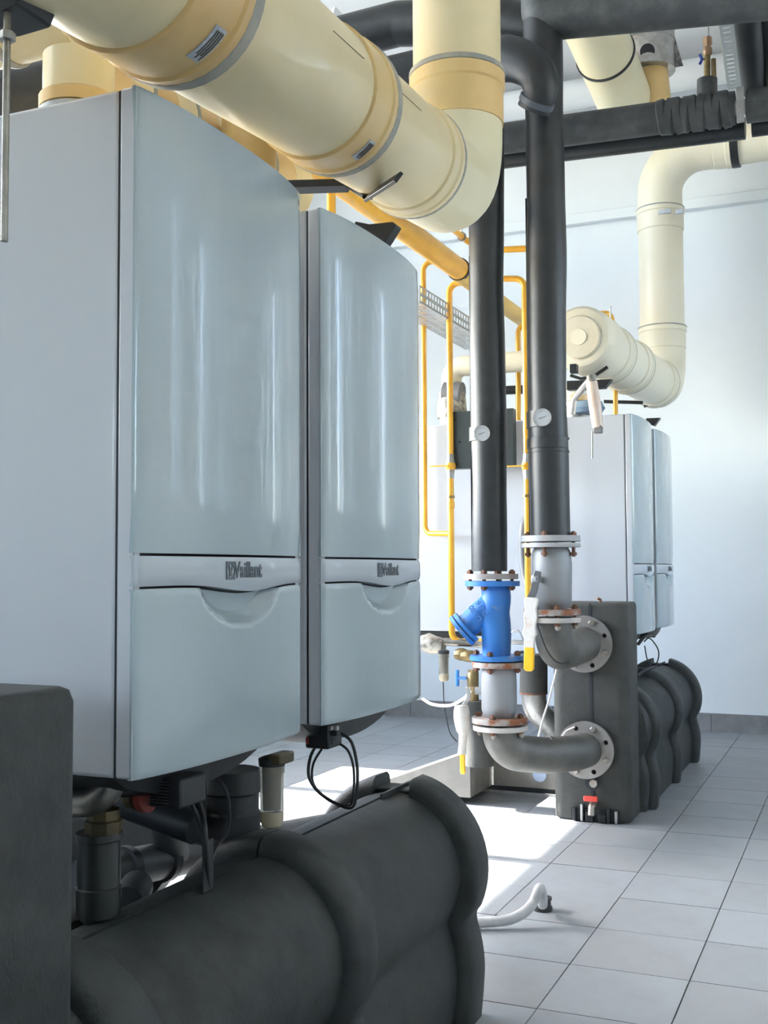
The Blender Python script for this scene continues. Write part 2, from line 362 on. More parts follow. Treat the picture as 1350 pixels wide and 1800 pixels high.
spots = [(1.824, False, 'second white boiler, just right of the nearest one, with a hanging cable loop'),
         (4.836, False, 'far boiler whose whole pale side shows behind the black pipes'),
         (5.408, False, 'farthest front-facing boiler, the narrow one next to the blank back wall'),
         (1.252, True, 'boiler standing back to back behind the nearest boiler, its rear toward it'),
         (1.824, True, 'boiler standing back to back behind the second boiler'),
         (4.836, True, 'back-row boiler behind the left yellow gas pipe, dark plate beside it'),
         (5.408, True, 'back-row boiler farthest away, behind the far pale boilers')]
for y, mi, lb in spots: place(copy_tree(B1), y, mi, lb)

# ---------------------------------------------------------------- foam collectors and blocks
CX = -.99
CZ = .328
def prof(off, gap=0.0):
    R_ = .166+off; th0 = pi/2-(math.asin(gap/R_) if gap else 0); th1 = -.42; P = []
    for k in range(19):
        a = th0+(th1-th0)*k/18; P.append((R_*cos(a), CZ+R_*sin(a)))
    tail = smoothp([(P[-1][0], P[-1][1], 0), (.137+off, .222, 0), (.150+off, .165, 0), (.155+off, .115, 0), (.152+off, .06, 0), (.146+off, .0, 0)], 4)
    return P+[(p.x, p.y) for p in tail[1:]]
def sect(off, y, side, gap=.0045, top0=0):
    return [(CX+side*max(w_, gap), y, z) for w_, z in prof(off, top0)]
def half_shell(y0, y1, side, off=0.0, e=.012):
    mb = MB(); secs = []
    for y, o in ((y0, off-e), (y0+e, off), (y1-e, off), (y1, off-e)):
        s = sect(o, y, side); s = s+[(CX+side*.003, y, 0.0)]; secs.append(s)
    mb.loft(secs); return mb
def rib(yc, wd, off, t0=0, side_both=True, inner=-.02):
    parts = []
    for side in (-1, 1):
        mb = MB(); secs = []
        for y, o in ((yc-wd/2, off-.022), (yc-wd/2+.006, off-.008), (yc-wd/2+.02, off), (yc+wd/2-.02, off), (yc+wd/2-.006, off-.008), (yc+wd/2, off-.022)):
            a = sect(o, y, side, top0=t0, gap=.002); b = sect(inner, y, side, top0=t0, gap=.002)
            secs.append(a+b[::-1])
        mb.loft(secs); parts.append(mb)
    return parts
def collector(dy, label, fm):
    r = thing('insulated_manifold', label, 'pipe insulation', (CX, 1.05+dy, 0))
    for side in (1, -1):
        half_shell(1.055+dy, 2.37+dy, side).build('foam_shell', fm, r, ang=60)
    for yc, wd, off, t0 in ((1.16, .10, .03, 0), (1.775, .10, .03, 0), (2.375, .105, .036, .045)):
        for mb in rib(yc+dy, wd, off, t0): mb.build('foam_rib', fm, r, ang=45)
    # clip blocks at the split crown of the end ring
    MB().box((CX-.0035, 1.06+dy, .02), (CX+.0035, 2.36+dy, CZ+.150)).build('seam_core', gap_m, r)
    MB().box((CX-.045, 2.34+dy, CZ+.150), (CX+.040, 2.41+dy, CZ+.172)).build('crown_bridge', fm, r, bevel=.004)
    MB().box((CX+.006, 2.25+dy, CZ+.1655), (CX+.012, 2.43+dy, CZ+.178)).build('strap', dark_m, r, bevel=.001)
    return r
collector(0, 'charcoal foam-lagged double manifold lying below the two near boilers', foam_m)
collector(3.584, 'charcoal foam-lagged double manifold on the floor below the two far boilers', foam_m)
def rrect(x0, x1, y0, y1, r, n=6):
    P = []
    for cx, cy, a in ((x1-r, y1-r, 0), (x0+r, y1-r, pi/2), (x0+r, y0+r, pi), (x1-r, y0+r, 1.5*pi)):
        P += [(cx+r*cos(a+pi/2*k/n), cy+r*sin(a+pi/2*k/n)) for k in range(n+1)]
    return P
def block(dy, label, fm, detail):
    r = thing('insulated_separator', label, 'pipe insulation', (-1.01, .92+dy, 0))
    y0, y1 = .806+dy, 1.04+dy; xr = -.857 if detail else -.838
    for x0, x1 in ((-1.165, -1.006), (-1.002, xr)):
        mb = MB(); secs = []
        for z, i in ((0.004, .006), (.012, 0), (.845, 0), (.858, .004), (.862, .012)):
            left = x0 < -1.1
            P = []
            X_a, X_b = x0+(i if left else 0), x1-(0 if left else i); rr = (.045 if detail else .022)-i*.5
            if left: pts = [(X_b, y0+i), (X_b, y1-i)]+[(X_a+rr+rr*cos(a), y1-i-rr+rr*sin(a)) for a in [pi/2+pi/2*k/6 for k in range(7)]]+[(X_a+rr+rr*cos(a), y0+i+rr+rr*sin(a)) for a in [pi+pi/2*k/6 for k in range(7)]]
            else: pts = [(X_a, y1-i), (X_a, y0+i)]+[(X_b-rr+rr*cos(a), y0+i+rr+rr*sin(a)) for a in [-pi/2+pi/2*k/6 for k in range(7)]]+[(X_b-rr+rr*cos(a), y1-i-rr+rr*sin(a)) for a in [pi/2*k/6 for k in range(7)]]
            secs.append([(x, y, z) for x, y in pts])
        mb.loft(secs).build('foam_half', fm, r, ang=50)
    if detail:
        yf = y0
        MB().box((-1.09, yf-.006, .006), (-.90, yf+.01, .05)).build('foot_recess', gap_m, r)
        for x, h, wd in ((-1.075, .055, .012), (-1.045, .07, .01), (-.94, .06, .012), (-1.015, .04, .03), (-.965, .035, .03), (-.91, .05, .01)):
            MB().box((x-wd/2, yf-.02, .004), (x+wd/2, yf-.002, h)).build('foot_bracket', blackmetal if wd > .011 else steel_m, r, bevel=.002)
        MB().cyl((-1.005, yf-.004, .152), (-1.005, yf+.01, .152), .028).build('drain_hole', gap_m, r)
        MB().cyl((-.995, yf-.03, .155), (-.995, yf+.01, .155), .015).build('drain_plug', bolt_m, r)
        MB().box((-1.01, yf-.003, .05), (-.998, yf+.002, .26)).build('front_seam', gap_m, r)
        MB().box((-1.010, yf-.002, .26), (-.9985, yf+.004, .852)).build('front_seam', gap_m, r)
        v = MB().tube([(-1.0, yf, .075), (-1.0, yf-.04, .07), (-1.0, yf-.05, .035)], .013, 14, fillet=.015).build('drain_cock', bolt_m, r)
        MB().box((-1.03, yf-.05, .088), (-.975, yf-.036, .108)).build('cock_handle', red_m, r, bevel=.003)
        MB().tube([(-.975, y0+.06, .86), (-.975, y0+.06, .872), (-.985, y0+.05, .878)], .006, 8).build('lift_hook', rustbolt_m, r)
    return r
block(.012, 'black foam block at the lower left corner in front of the nearest boiler', foam_m, False)
BLK = block(3.584, 'tall dusty foam block carrying the two round pipe flanges', foam_dust, True)

# ---------------------------------------------------------------- sheet metal base behind the risers
r = thing('metal_base_cover', 'low grey sheet metal cover on the floor left of the foam block', 'cover', (-1.6, 4.95, 0))
MB().plate([(-2.06, .03), (-1.555, .03), (-1.555, .205), (-1.6, .205)], [], (0, 4.81, 0), (1, 0, 0), (0, 0, 1), -.30).build('sloped_cheek', sheet_m, r, smooth=False)
MB().box((-1.55, 4.81, .03), (-1.18, 5.1, .21)).build('panel_box', sheet_m, r, bevel=.003)
MB().box((-2.06, 4.795, 0.0), (-1.18, 4.806, .012)).build('base_rail', steel_m, r)
MB().box((-2.0, 4.815, 0.0), (-1.2, 5.1, .03)).build('plinth', gap_m, r)
MB().cyl((-1.335, 4.808, .09), (-1.335, 4.811, .09), .03, 24).build('round_sticker', M_('pale_blue_sticker', (.45, .55, .72), .5), r)
for x, z in ((-1.52, .05), (-1.50, .06)): MB().cyl((x, 4.803, z), (x, 4.811, z), .008 if z < .055 else .004).build('screw', bolt_m, r)
MB().cyl((-1.60, 4.80, .012), (-1.60, 4.80, .05), .007).build('stud', bolt_m, r)

# ---------------------------------------------------------------- flues
def socket(mb, p, d, r, L=.07, bead=True):
    return mb.lathe([(-L, r*1.002), (-L+.004, r*1.045), (-.022, r*1.05), (-.018, r*1.085), (.006, r*1.085), (.010, r*1.04)], p, d, 40)
def gasket(p, d, r, w=.012): return MB().lathe([(-w, r*1.03), (-w*.6, r*1.092), (0, r*1.10), (w*.6, r*1.092), (w, r*1.03)], p, d, 44)
d0 = (W(1306, 708, Y=50)-Vector((0, 0, EYE))).normalized()      # run direction of the near flue
C0 = W(805, 343, Y=2.97); RF = .127
r = thing('exhaust_flue', 'big cream flue pipe sloping over the near boilers and turning straight up', 'flue', (C0.x, C0.y, C0.z-.13))
up_ = Vector((0, 0, 1))
def along(t): return C0-d0*t
def t_at(px):      # distance along the flue axis whose view direction passes pixel column px
    lo, hi = .05, 2.2
    for _ in range(40):
        m = (lo+hi)/2; v = along(m)-Vector((0, 0, EYE)); x = 675+FPX*v.dot(r2)/v.dot(fwd)
        if x > px: lo = m
        else: hi = m
    return lo
T1, T2, T3 = t_at(722), t_at(585), t_at(300); print('FLUE', T1, T2, T3)
ts = [T1+.02, T2+.01, T3+.01, 2.35]
MB().tube([along(T1+.01), C0, C0+up_*.25], RF*1.02, 44, fillet=.21).build('elbow', flue_pale if False else M_('cream_flue_light', (.74, .69, .48), .38, color2=(.72, .65, .42), scale=2, coat=.15), r)
for k in range(3):
    a, b = along(ts[k]-.03), along(ts[k+1])
    MB().tube([a, b], RF, 44).build('pipe_section', flue_m, r)
# sockets: ring nearest elbow, then joint sockets
for t, Ls in ((T1, .075), (T2, .12), (T3, .14)):
    p = along(t); mb = MB(); socket(mb, p, d0, RF, Ls); mb.build('socket', flue_deep if t > T1+.01 else flue_m, r)
    gasket(p+d0*.014, d0, RF, .011 if t < T1+.01 else .021).build('gasket', gasket_m, r)
mb = MB(); zc = C0.z+.20
mb.lathe([(0, RF*1.02), (.0, RF*1.05), (.10, RF*1.05), (.105, RF*1.09), (.14, RF*1.09), (.15, RF)], (C0.x, C0.y, zc), (0, 0, 1), 44); mb.build('riser_socket', flue_deep, r)
MB().tube([(C0.x, C0.y, zc+.13), (C0.x, C0.y, ZC-.0)], RF, 44).build('riser_pipe', flue_m, r)
gasket(Vector((C0.x, C0.y, zc+.150)), up_, RF, .011).build('gasket', gasket_m, r)
def curved_label(p, d, rad, a0, a1, hw, m, name, par, seg=10):
    # patch on a cylinder around axis d at p : angle from 'up', half-width along axis
    u = (up_-d*up_.dot(d)).normalized(); q = d.cross(u); V = []
    for k in range(seg+1):
        a = a0+(a1-a0)*k/seg; n_ = u*cos(a)+q*sin(a)
        for rr in (rad, rad+.0012):
            for s in (-1, 1): V.append(p+n_*rr+d*hw*s)
    F = []
    for k in range(seg):
        i = k*4; j = i+4; F += [(i+2, i+3, j+3, j+2), (i, j, j+1, i+1), (i, i+2, j+2, j), (i+1, j+1, j+3, i+3)]
    F += [(0, 1, 3, 2), (seg*4, seg*4+2, seg*4+3, seg*4+1)]
    return MB().add(V, F).build(name, m, par)
for t, a0, a1 in ((T2+.045, 2.35, 2.72), (T3+.05, 2.3, 2.75)):
    lb = curved_label(along(t), d0, RF*1.052, a0, a1, .016, sticker_m, 'sticker', r)
    for k in range(4):
        curved_label(along(t-.010+.006*k), d0, RF*1.063, a0+.04, a1-.04-.05*(k % 2), .0011, print_m, 'printed_line', lb)
curved_label(along(T2-.13), d0, RF, 1.40, 1.405, .08, print_m, 'print_mark', r)
curved_label(along(T2+.25), d0, RF, 1.40, 1.405, .08, print_m, 'print_mark', r)

# far flue
C1 = W(1166, 683, Y=6.5); cap = W(1018, 593, Y=4.62); dF = (C1-cap).normalized()
r = thing('exhaust_flue', 'far cream flue with a round cleanout cap, rising up the back wall', 'flue', (C1.x, C1.y, C1.z-.13))
MB().tube([C1-dF*.25, C1, C1+up_*.25], RF*1.02, 40, fillet=.2).build('elbow', flue_pale, r)
MB().tube([cap+dF*.15, C1-dF*.17], RF, 40).build('pipe_section', flue_pale, r)
mb = MB().lathe([(0, .105), (.006, .124), (.03, .138), (.08, .141), (.26, .141), (.28, .139), (.33, .131)], cap, dF, 44); mb.build('end_housing', flue_pale, r)
MB().lathe([(-.012, .078), (-.012, .088), (-.004, .094), (.01, .094)], cap, dF, 36).build('cleanout_lid', M_('cream_lid', (.68, .63, .50), .45, color2=(.62, .56, .42), scale=8), r)
MB().lathe([(-.016, .02), (-.016, .034), (-.010, .036)], cap, dF, 24).build('lid_boss', flue_pale, r)
for t in (.50, .93, 1.62):
    mb = MB(); socket(mb, cap+dF*t, dF, RF, .10); mb.build('socket', flue_pale, r); gasket(cap+dF*(t+.010), dF, RF, .006).build('gasket', gasket_m, r)
q = W(1166, 270, Y=6.5); ez = q.z
MB().tube([C1+up_*.2, Vector((C1.x, C1.y, ez)), Vector((C1.x+.36, C1.y, ez))], RF, 40, fillet=.24).build('riser_pipe', flue_pale, r)
MB().tube([Vector((C1.x+.35, C1.y, ez)), Vector((2.35, C1.y, ez+.05))], RF, 40).build('branch_pipe', flue_pale, r)
for z in (W(1166, 580, Y=6.5).z, W(1166, 372, Y=6.5).z):
    mb = MB(); socket(mb, Vector((C1.x, C1.y, z)), up_, RF, .12); mb.build('socket', flue_pale, r); gasket(Vector((C1.x, C1.y, z+.01)), up_, RF, .006).build('gasket', gasket_m, r)
for a in (-2.35, -2.05):
    pass
MB().lathe([(-.02, RF*1.03), (-.02, RF*1.1), (.02, RF*1.1), (.02, RF*1.03)], (C1.x+.43, C1.y, ez), (1, 0, 0), 40).build('pipe_clamp', blackmetal, r)
mb = MB(); socket(mb, Vector((C1.x+.40, C1.y, ez)), Vector((1, 0, 0)), RF, .09); mb.build('socket', flue_pale, r)
for k, (px, wd) in enumerate(((1168, .035), (1194, .02))):
    p = W(px, 372, Y=C1.y-.13); MB().box((p.x-wd, C1.y-.139, p.z-.012), (p.x+wd, C1.y-.120, p.z+.012)).build('sticker', sticker_m, r)

# connection flues : boilers to the big flue (X-direction branches, near and far)
def branch(y, zc, rb, xa, xb, label, m, md, collars=True):
    r = thing('flue_branch', label, 'flue', (xa, y, Z0+BH))
    zt = Z0+BH+.098
    pts = [Vector((xa, y, zt)), Vector((xa, y, zc)), Vector((xb, y, zc))]
    MB().tube(pts, rb, 28, fillet=rb*1.3).build('branch_pipe', m, r)
    for t in (.35, .75):
        p = pts[1].lerp(pts[2], t); gasket(p, Vector((1, 0, 0)) if xb > xa else Vector((-1, 0, 0)), rb, .010).build('gasket', gasket_m, r)
    MB().lathe([(0, rb*1.0), (0, rb*1.12), (.05, rb*1.12), (.055, rb)], (xa, y, zt), (0, 0, 1), 28).build('socket', md, r)
    return r
XB_ = X0-.30; XBB = X0-2*BD-.02+.30
y1c = 1.252+BW/2; y2c = 1.824+BW/2
def riser_stub(y, ztop, rb, label, m):
    r = thing('flue_stub', label, 'flue', (XB_, y, Z0+BH+.055))
    MB().tube([(XB_, y, Z0+BH+.09), (XB_, y, ztop)], rb, 28).build('stub_pipe', m, r)
    MB().lathe([(0, rb*1.02), (0, rb*1.1), (.022, rb*1.1), (.026, rb)], (XB_, y, Z0+BH+.104), (0, 0, 1), 28).build('socket', flue_deep, r)
    return r
riser_stub(y1c, 1.87, .060, 'short upright cream flue out of the nearest boiler', flue_m)
riser_stub(y2c, 1.98, .060, 'short upright cream flue out of the second boiler', flue_deep)
branch(y1c+.02, 1.96, .056, XBB, XB_-.02, 'cream cross branch flue at the top left, behind the nearest boiler top', flue_m, flue_deep)
# header along the row behind the big flue
HX = -1.36
r = thing('flue_header', 'slimmer yellowed flue running behind and below the big cream flue', 'flue', (HX, 1.9, 1.93))
hz = lambda y: 1.93+.045*(y-1.4)
MB().tube([(HX, 1.74, hz(1.74)), (HX, 2.42, hz(2.42))], .082, 32).build('header_pipe', flue_deep, r)
for y in (1.80, 1.96, 2.12, 2.30):
    mb = MB(); socket(mb, Vector((HX, y, hz(y))), Vector((0, 1, .045)).normalized(), .082, .06); mb.build('socket', flue_m, r)
    gasket(Vector((HX, y+.008, hz(y))), Vector((0, 1, .045)), .082, .011).build('gasket', gasket_m, r)
MB().lathe([(0, .082), (.03, .09), (.08, .09), (.10, .06)], (HX, 2.42, hz(2.42)), (0, 1, 0)).build('end_cap', flue_m, r)
y3c = 4.836+BW/2
branch(y3c, W(905, 636, Y=y3c).z, .05, XBB, XB_, 'pale cross branch flue behind the black risers, over the far back-row boiler', flue_pale, flue_pale)
riser_stub(y3c, 1.86, .056, 'upright cream flue stub from the far boiler up to the capped flue', flue_pale)
r = thing('air_intake', 'round dark grey air intake with metal adapter on the back-row boiler', 'pipe', (XBB, y3c, Z0+BH+.06))
MB().tube([W(782, 690, Y=y3c-.02), W(812, 692, Y=y3c-.02)], .055, 24).build('intake_pipe', M_('mid_grey_plastic', (.16, .165, .17), .5), r)
MB().lathe([(0, .07), (.03, .075), (.09, .07), (.13, .062)], (XBB, y3c, Z0+BH+.063), (0, 0, 1)).build('adapter', M_('patchy_alu', (.45, .42, .36), .5, metal=.4, color2=(.16, .15, .13), scale=24, mix=(.45, .6)), r)

# roof flue at the top right
r = thing('roof_flue', 'thick cream flue crossing below the ceiling with a thin black clamp ring', 'flue', W(1060, 60, Y=5.6))
a = W(1000, -60, Y=5.0); b = W(1112, 212, Y=6.35); dd = (b-a).normalized()
MB().tube([a, b], .15, 40).build('flue_pipe', flue_m if False else M_('cream_flue_light', (.7, .6, .4)), r)
MB().lathe([(-.008, .151), (-.006, .158), (.006, .158), (.008, .151)], a.lerp(b, .52), dd, 40).build('clamp_ring', blackmetal, r)
MB().lathe([(0, .15), (.02, .155), (.07, .15), (.11, .12), (.13, .07), (.135, .01)], b, dd, 40).build('rounded_end', flue_m, r)
c = W(1152, 190, Y=6.2); tp = W(1132, 60, Y=6.2)
MB().tube([b+Vector((.02, -.02, .02)), c+Vector((0, 0, -.02)), Vector((tp.x, tp.y, ZC))], .092, 32, fillet=.06).build('up_branch', flue_deep, r)
r2_ = thing('roof_collar', 'wide galvanised collar packed with wool where the flue meets the ceiling', 'collar', (tp.x, tp.y, ZC-.5))
zb = W(1140, 128, Y=6.2).z
cx_ = (c.x+tp.x)/2-.01
mb = MB(); P = [(0, .146), (.30, .146)]
for s_, rr in ((0, .150), (1, .143)): pass
mb.lathe([(0, .143), (0, .150), (.16, .150), (.165, .156), (.18, .150), (.36, .148), (.36, .141), (.005, .141)], (cx_, tp.y, zb), (.0, 0, 1), 40)
mb.build('sleeve', steel_m, r2_)
MB().lathe([(0, .155), (.04, .165), (.09, .15), (.16, .17), (.30, .16)], (cx_, tp.y, zb+.24), (0, 0, 1), 22).build('wool_packing', mortar_m, r2_)
MB().cyl(W(1138, 90, Y=6.05), W(1138, 90, Y=6.08), .04).build('sleeve_opening', gap_m, r2_)
fp = [W(x, y, Y=6.22) for x, y in ((1150, 40), (1180, 44), (1201, 116), (1172, 121), (1150, 110))]
MB().plate([(q.x, q.z) for q in fp][::-1], [], (0, 6.22, 0), (1, 0, 0), (0, 0, 1), -.012).build('flashing_plate', mortar_m, r2_)
o = MB().cyl((XL+.02, 6.85, 4.02), (XR-.02, 6.85, 4.02), .09, 32).build('ceiling_duct', white_wall); tag(o, 'white painted round duct running along the ceiling corner of the back wall', 'duct')
o = MB().cyl(W(580, -10, Y=5.6), W(602, 14, Y=5.6), .06).build('ceiling_vent', M_('white_vent', (.7, .7, .7), .5)); tag(o, 'small white round vent hanging above the near flue', 'vent')
r = thing('roof_louvre', 'white slatted ceiling louvre at the top left corner', 'louvre', (-2.9, 2.6, 3.2))
for k in range(5): MB().box((-3.5+.22*k, 1.2, 3.12), (-3.38+.22*k, 4.4, 3.20)).build('slat', white_wall, r, bevel=.004)

# ---------------------------------------------------------------- flange maker
def flange(mb, p, ax, R, t, nholes=0, hr=.009, inner=0):
    p = Vector(p); ax = Vector(ax).normalized(); u = ax.orthogonal().normalized(); v = ax.cross(u)
    holes = [circ(R*.80*cos(2*pi*(k+.5)/nholes), R*.80*sin(2*pi*(k+.5)/nholes), hr, 10) for k in range(nholes)] if nholes else []
    if inner: holes.append(circ(0, 0, inner, 28))
    return mb.plate(circ(0, 0, R, 44), holes, p+ax*t, u, v, t)
def bolts(par, p, ax, R, n, t0, t1, m=rustbolt_m, hr=.0135, skip=(), a0=.5):
    p = Vector(p); ax = Vector(ax).normalized(); u = ax.orthogonal().normalized(); v = ax.cross(u)
    for k in range(n):
        if k in skip: continue
        a = 2*pi*(k+a0)/n; q = p+(u*cos(a)+v*sin(a))*R*.80
        mb = MB(); hexb(mb, q+ax*t1, ax, hr, .011); hexb(mb, q-ax*(-t0), -ax, hr, .011); mb.cyl(q+ax*(t0-.016), q+ax*(t1+.016), hr*.5, 8)
        mb.build('bolt', m, par)

# ---------------------------------------------------------------- black lagged risers and headers
YR = 4.02; YL = 4.0
LXc = W(858, 700, Y=YL).x; RXc = W(963, 700, Y=YR).x
zLb = W(862, 1004, Y=YL).z; zRb = W(966, 942, Y=YR).z
def lag_riser(name, label, x, y, zb, zt, path_top, r0, group=None, wob=1):
    r = thing(name, label, 'pipe', (x, y, zb))
    pts = []; rs = []
    n = 40
    for k in range(n+1):
        z = zb+(zt-zb)*k/n; pts.append(Vector((x+.0022*sin(z*5+wob), y, z))); rs.append(r0*(1+.025*sin(z*7.3+wob*2)+.012*sin(z*17+wob)))
    MB().tube(pts, rs, 32).build('lagging', rubber_m, r)
    return r
rL = lag_riser('lagged_riser', 'left black lagged riser pipe ending above the blue strainer', LXc, YL, zLb, 2.95, None, .067, wob=1)
MB().box((LXc-.069, YL-.01, zLb), (LXc-.0665, YL+.004, 2.2)).build('glue_seam', gap_m, rL)
rR = lag_riser('lagged_riser', 'right black lagged riser pipe, nearer the far foam block, with dial at head height', RXc, YR, zRb, 3.25, None, .073, wob=2.4)
for z in (W(963, 772, Y=YR).z, W(963, 795, Y=YR).z): MB().lathe([(-.004, .0735), (-.003, .0775), (.003, .0775), (.004, .0735)], (RXc, YR, z), (0, 0, 1), 32).build('tape_band', rubber_m, rR)
MB().box((RXc-.076, YR-.008, zRb), (RXc-.072, YR+.006, 2.4)).build('glue_seam', gap_m, rR)
# patches + dials
def dial(px, py, y, xr, yr, rad, rp, label):
    c = W(px, py, Y=y-rp-.035); r = thing('pipe_thermometer', label, 'thermometer', (c.x, c.y, c.z-rad)); ax = (Vector((0, 0, EYE))-c); ax.z *= .3; ax.normalize(); ax = (ax+Vector((.05, 0, 0))).normalized()
    MB().lathe([(-.012, rad*.85), (-.012, rad), (.006, rad), (.010, rad*.95), (.010, rad*.86), (.002, rad*.86)], c, ax, 32).build('rim', chrome_m, r)
    f = MB().lathe([(-.006, rad*.86), (.004, rad*.86)], c, ax, 32).build('dial_face', glass_dial, r, ang=30)
    u = Vector((0, 0, 1)).cross(ax).normalized(); v = ax.cross(u)
    mb = MB()
    for k in range(15):
        a = radians(-220+260*k/14+0)+pi; p = c+ax*.0045
        q0 = (u*cos(a)+v*sin(a)); mb.tube([p+q0*rad*.64, p+q0*rad*.78], .0006, 4)
    mb.build('scale_ticks', print_m, f)
    MB().tube([c+ax*.006-(u*.9+v*.35)*rad*.4, c+ax*.006+(u*.9+v*.35)*rad*.5], [.0016, .0006], 6).build('needle', print_m, f)
    MB().cyl(c-ax*.01, Vector((xr, yr-rp*.6, c.z)), .008).build('stem', brass_m, r)
dial(847, 762, YL, LXc, YL, .031, .067, 'white round thermometer dial on the left black riser')
dial(953, 734, YR, RXc, YR, .034, .073, 'white round thermometer dial on the right black riser')
def patch(par, x, y, z, rp, h, a0, a1):
    V = []; n = 10
    for k in range(n+1):
        a = a0+(a1-a0)*k/n
        for rr in (rp, rp+.006):
            for dz in (-h, h): V.append((x+rr*cos(a), y+rr*sin(a), z+dz))
    F = []
    for k in range(n):
        i = k*4; j = i+4; F += [(i+2, i+3, j+3, j+2), (i, j, j+1, i+1), (i, i+2, j+2, j), (i+1, j+1, j+3, i+3)]
    F += [(0, 1, 3, 2), (n*4, n*4+2, n*4+3, n*4+1)]
    MB().add(V, F).build('lagging_patch', rubber_m, par)
patch(rL, LXc, YL, W(840, 765, Y=YL).z, .068, .026, -2*pi/2-.5, -pi/2-.2)
patch(rR, RXc, YR, W(940, 740, Y=YR).z, .074, .03, -2*pi/2-.5, -pi/2-.2)
patch(rR, RXc, YR, W(940, 782, Y=YR).z, .074, .018, -2*pi/2-.3, -.3)
# overhead lagged pipes
def lagpipe(pts, rad, label, m=rubber_m, fillet=0, seg=28, name='lagged_pipe'):
    pts = [Vector(p) for p in pts]
    mb = MB(); mb.tube(pts, rad, seg, fillet=fillet); o = mb.build(name, m); tag(o, label, 'pipe'); return o
h1 = W(700, 42, Y=4.1); h2 = W(700, 127, Y=3.98)
lagpipe([h1+Vector((-1.6, 0, -.06)), h1+Vector((0, 0, 0)), W(890, 38, Y=4.1), W(962, 60, Y=4.1)], .088, 'upper black lagged pipe passing behind the vertical cream flue', fillet=.1)
e1 = W(900, 112, Y=3.98); 
lagpipe([h2+Vector((-1.6, 0, -.05)), Vector((LXc, 3.98, h2.z)), W(870, 106, Y=3.96)], .076, 'lower black lagged pipe reaching the upright cream flue from the left', fillet=.12)
ep = smoothp([W(862, 106, Y=3.95), W(900, 104, Y=3.90), W(938, 122, Y=3.87), W(950, 156, Y=3.87), W(938, 192, Y=3.90)], 8)
mb = MB(); mb.tube(ep, [.084-.022*min(1, max(0, (k-6)/20)) for k in range(len(ep))], 28); tag(mb.build('lagged_elbow', rubber_m), 'black lagged elbow curving down onto the right riser', 'pipe elbow')
MB().lathe([(-.012, .063), (-.010, .067), (.010, .067), (.012, .063)], ep[-4], ep[-1]-ep[-5], 26).build('cuff', tape_m, bpy.data.objects['lagged_elbow'])
p0 = W(990, 28, Y=YR); p1 = W(1350, -8, Y=YR)
lagpipe([Vector((RXc, YR, 3.16)), Vector((RXc, YR, p0.z+.0)), p0, p1+(p1-p0)*.6], .083, 'thick black lagged pipe across the top right corner', m=rubber_dust, fillet=.22)
p0 = W(1000, -26, Y=4.35); p1 = W(1350, -70, Y=4.35)
lagpipe([p0, p1+(p1-p0)*.6], .07, 'uppermost black lagged pipe, just cut by the top edge')
Y3 = 4.55
a = W(892, 243, Y=Y3); b = W(1292, 190, Y=Y3); cc_ = W(1360, 182, Y=Y3)
k_ = (b-a).normalized()
o3 = thing('lagged_pipe', 'dusty black lagged pipe crossing behind the right riser, wrapped near the valve', 'pipe', a)
MB().tube([a-k_*.5, b], .066, 30).build('lagging', rubber_dust, o3)
MB().tube([b+k_*.045, cc_+k_*.6], .066, 30).build('lagging', rubber_dust, o3)
MB().tube([b, b+k_*.05], .03, 16).build('bare_pipe', steel_m, o3)
for k in range(9):
    p = a.lerp(b, .70+.033*k); MB().lathe([(-.018, .067), (-.014, .071+.002*(k % 3)), (.012, .073), (.018, .067)], p, k_+Vector((0, 0, .12*(-1)**k)), 30).build('tape_wrap', rubber_dust, o3)
a = W(892, 278, Y=Y3+.16); b = W(1310, 226, Y=Y3+.16)
lagpipe([a-k_*.5, b], .044, 'thinner black lagged pipe running just below the dusty one')
lagpipe([W(1322, 222, Y=Y3+.16), W(1400, 212, Y=Y3+.16)], .044, 'short end of the thin black lagged pipe at the right edge')
lagpipe([W(1326, 156, Y=4.75), W(1312, 20, Y=4.3)], .05, 'black lagged pipe climbing from the dusty pipe at the top right')
lagpipe([W(1362, 150, Y=4.75), W(1342, 20, Y=4.4)], .045, 'last black lagged pipe, touching the right edge of the picture')
lagpipe([W(-20, 175, X=-1.75), W(84, 150, X=-1.75)], .06, 'dark pipe behind the threaded rod at the upper left', m=dark_m)
lagpipe([W(890, 686, Y=5.3), W(935, 684, Y=5.3)], .022, 'short black pipe between the two risers above the dark plate', m=dark_m)
# air vent valve on the dusty pipe
r = thing('air_vent_valve', 'brass vent valve with blue handle standing on the dusty black pipe', 'valve', W(1244, 168, Y=Y3))
b0 = W(1243, 172, Y=Y3); MB().cyl(b0, W(1243, 140, Y=Y3), .040).build('rubber_collar', rubber_dust, r)
MB().cyl(W(1243, 142, Y=Y3), W(1243, 98, Y=Y3), .013).build('valve_stem', brass_m, r)
MB().lathe([(0, .013), (.006, .018), (.03, .018), (.036, .013), (.045, .019), (.075, .017)], W(1244, 98, Y=Y3), (0, 0, 1), 8).build('valve_body', M_('copper_brass', (.35, .22, .13), .45, metal=.5), r)
MB().cyl(W(1255, 140, Y=Y3), W(1254, 104, Y=Y3), .010).build('side_stem', brass_m, r)
MB().tube([W(1230, 96, Y=Y3-.02), W(1234, 104, Y=Y3-.02), W(1230, 113, Y=Y3-.02)], .006, 8).build('blue_lever', M_('dark_blue_lever', (.03, .06, .3), .4), r)
MB().tube([W(1233, 104, Y=Y3-.02), W(1243, 104, Y=Y3)], .004, 8).build('lever_pin', brass_m, r)
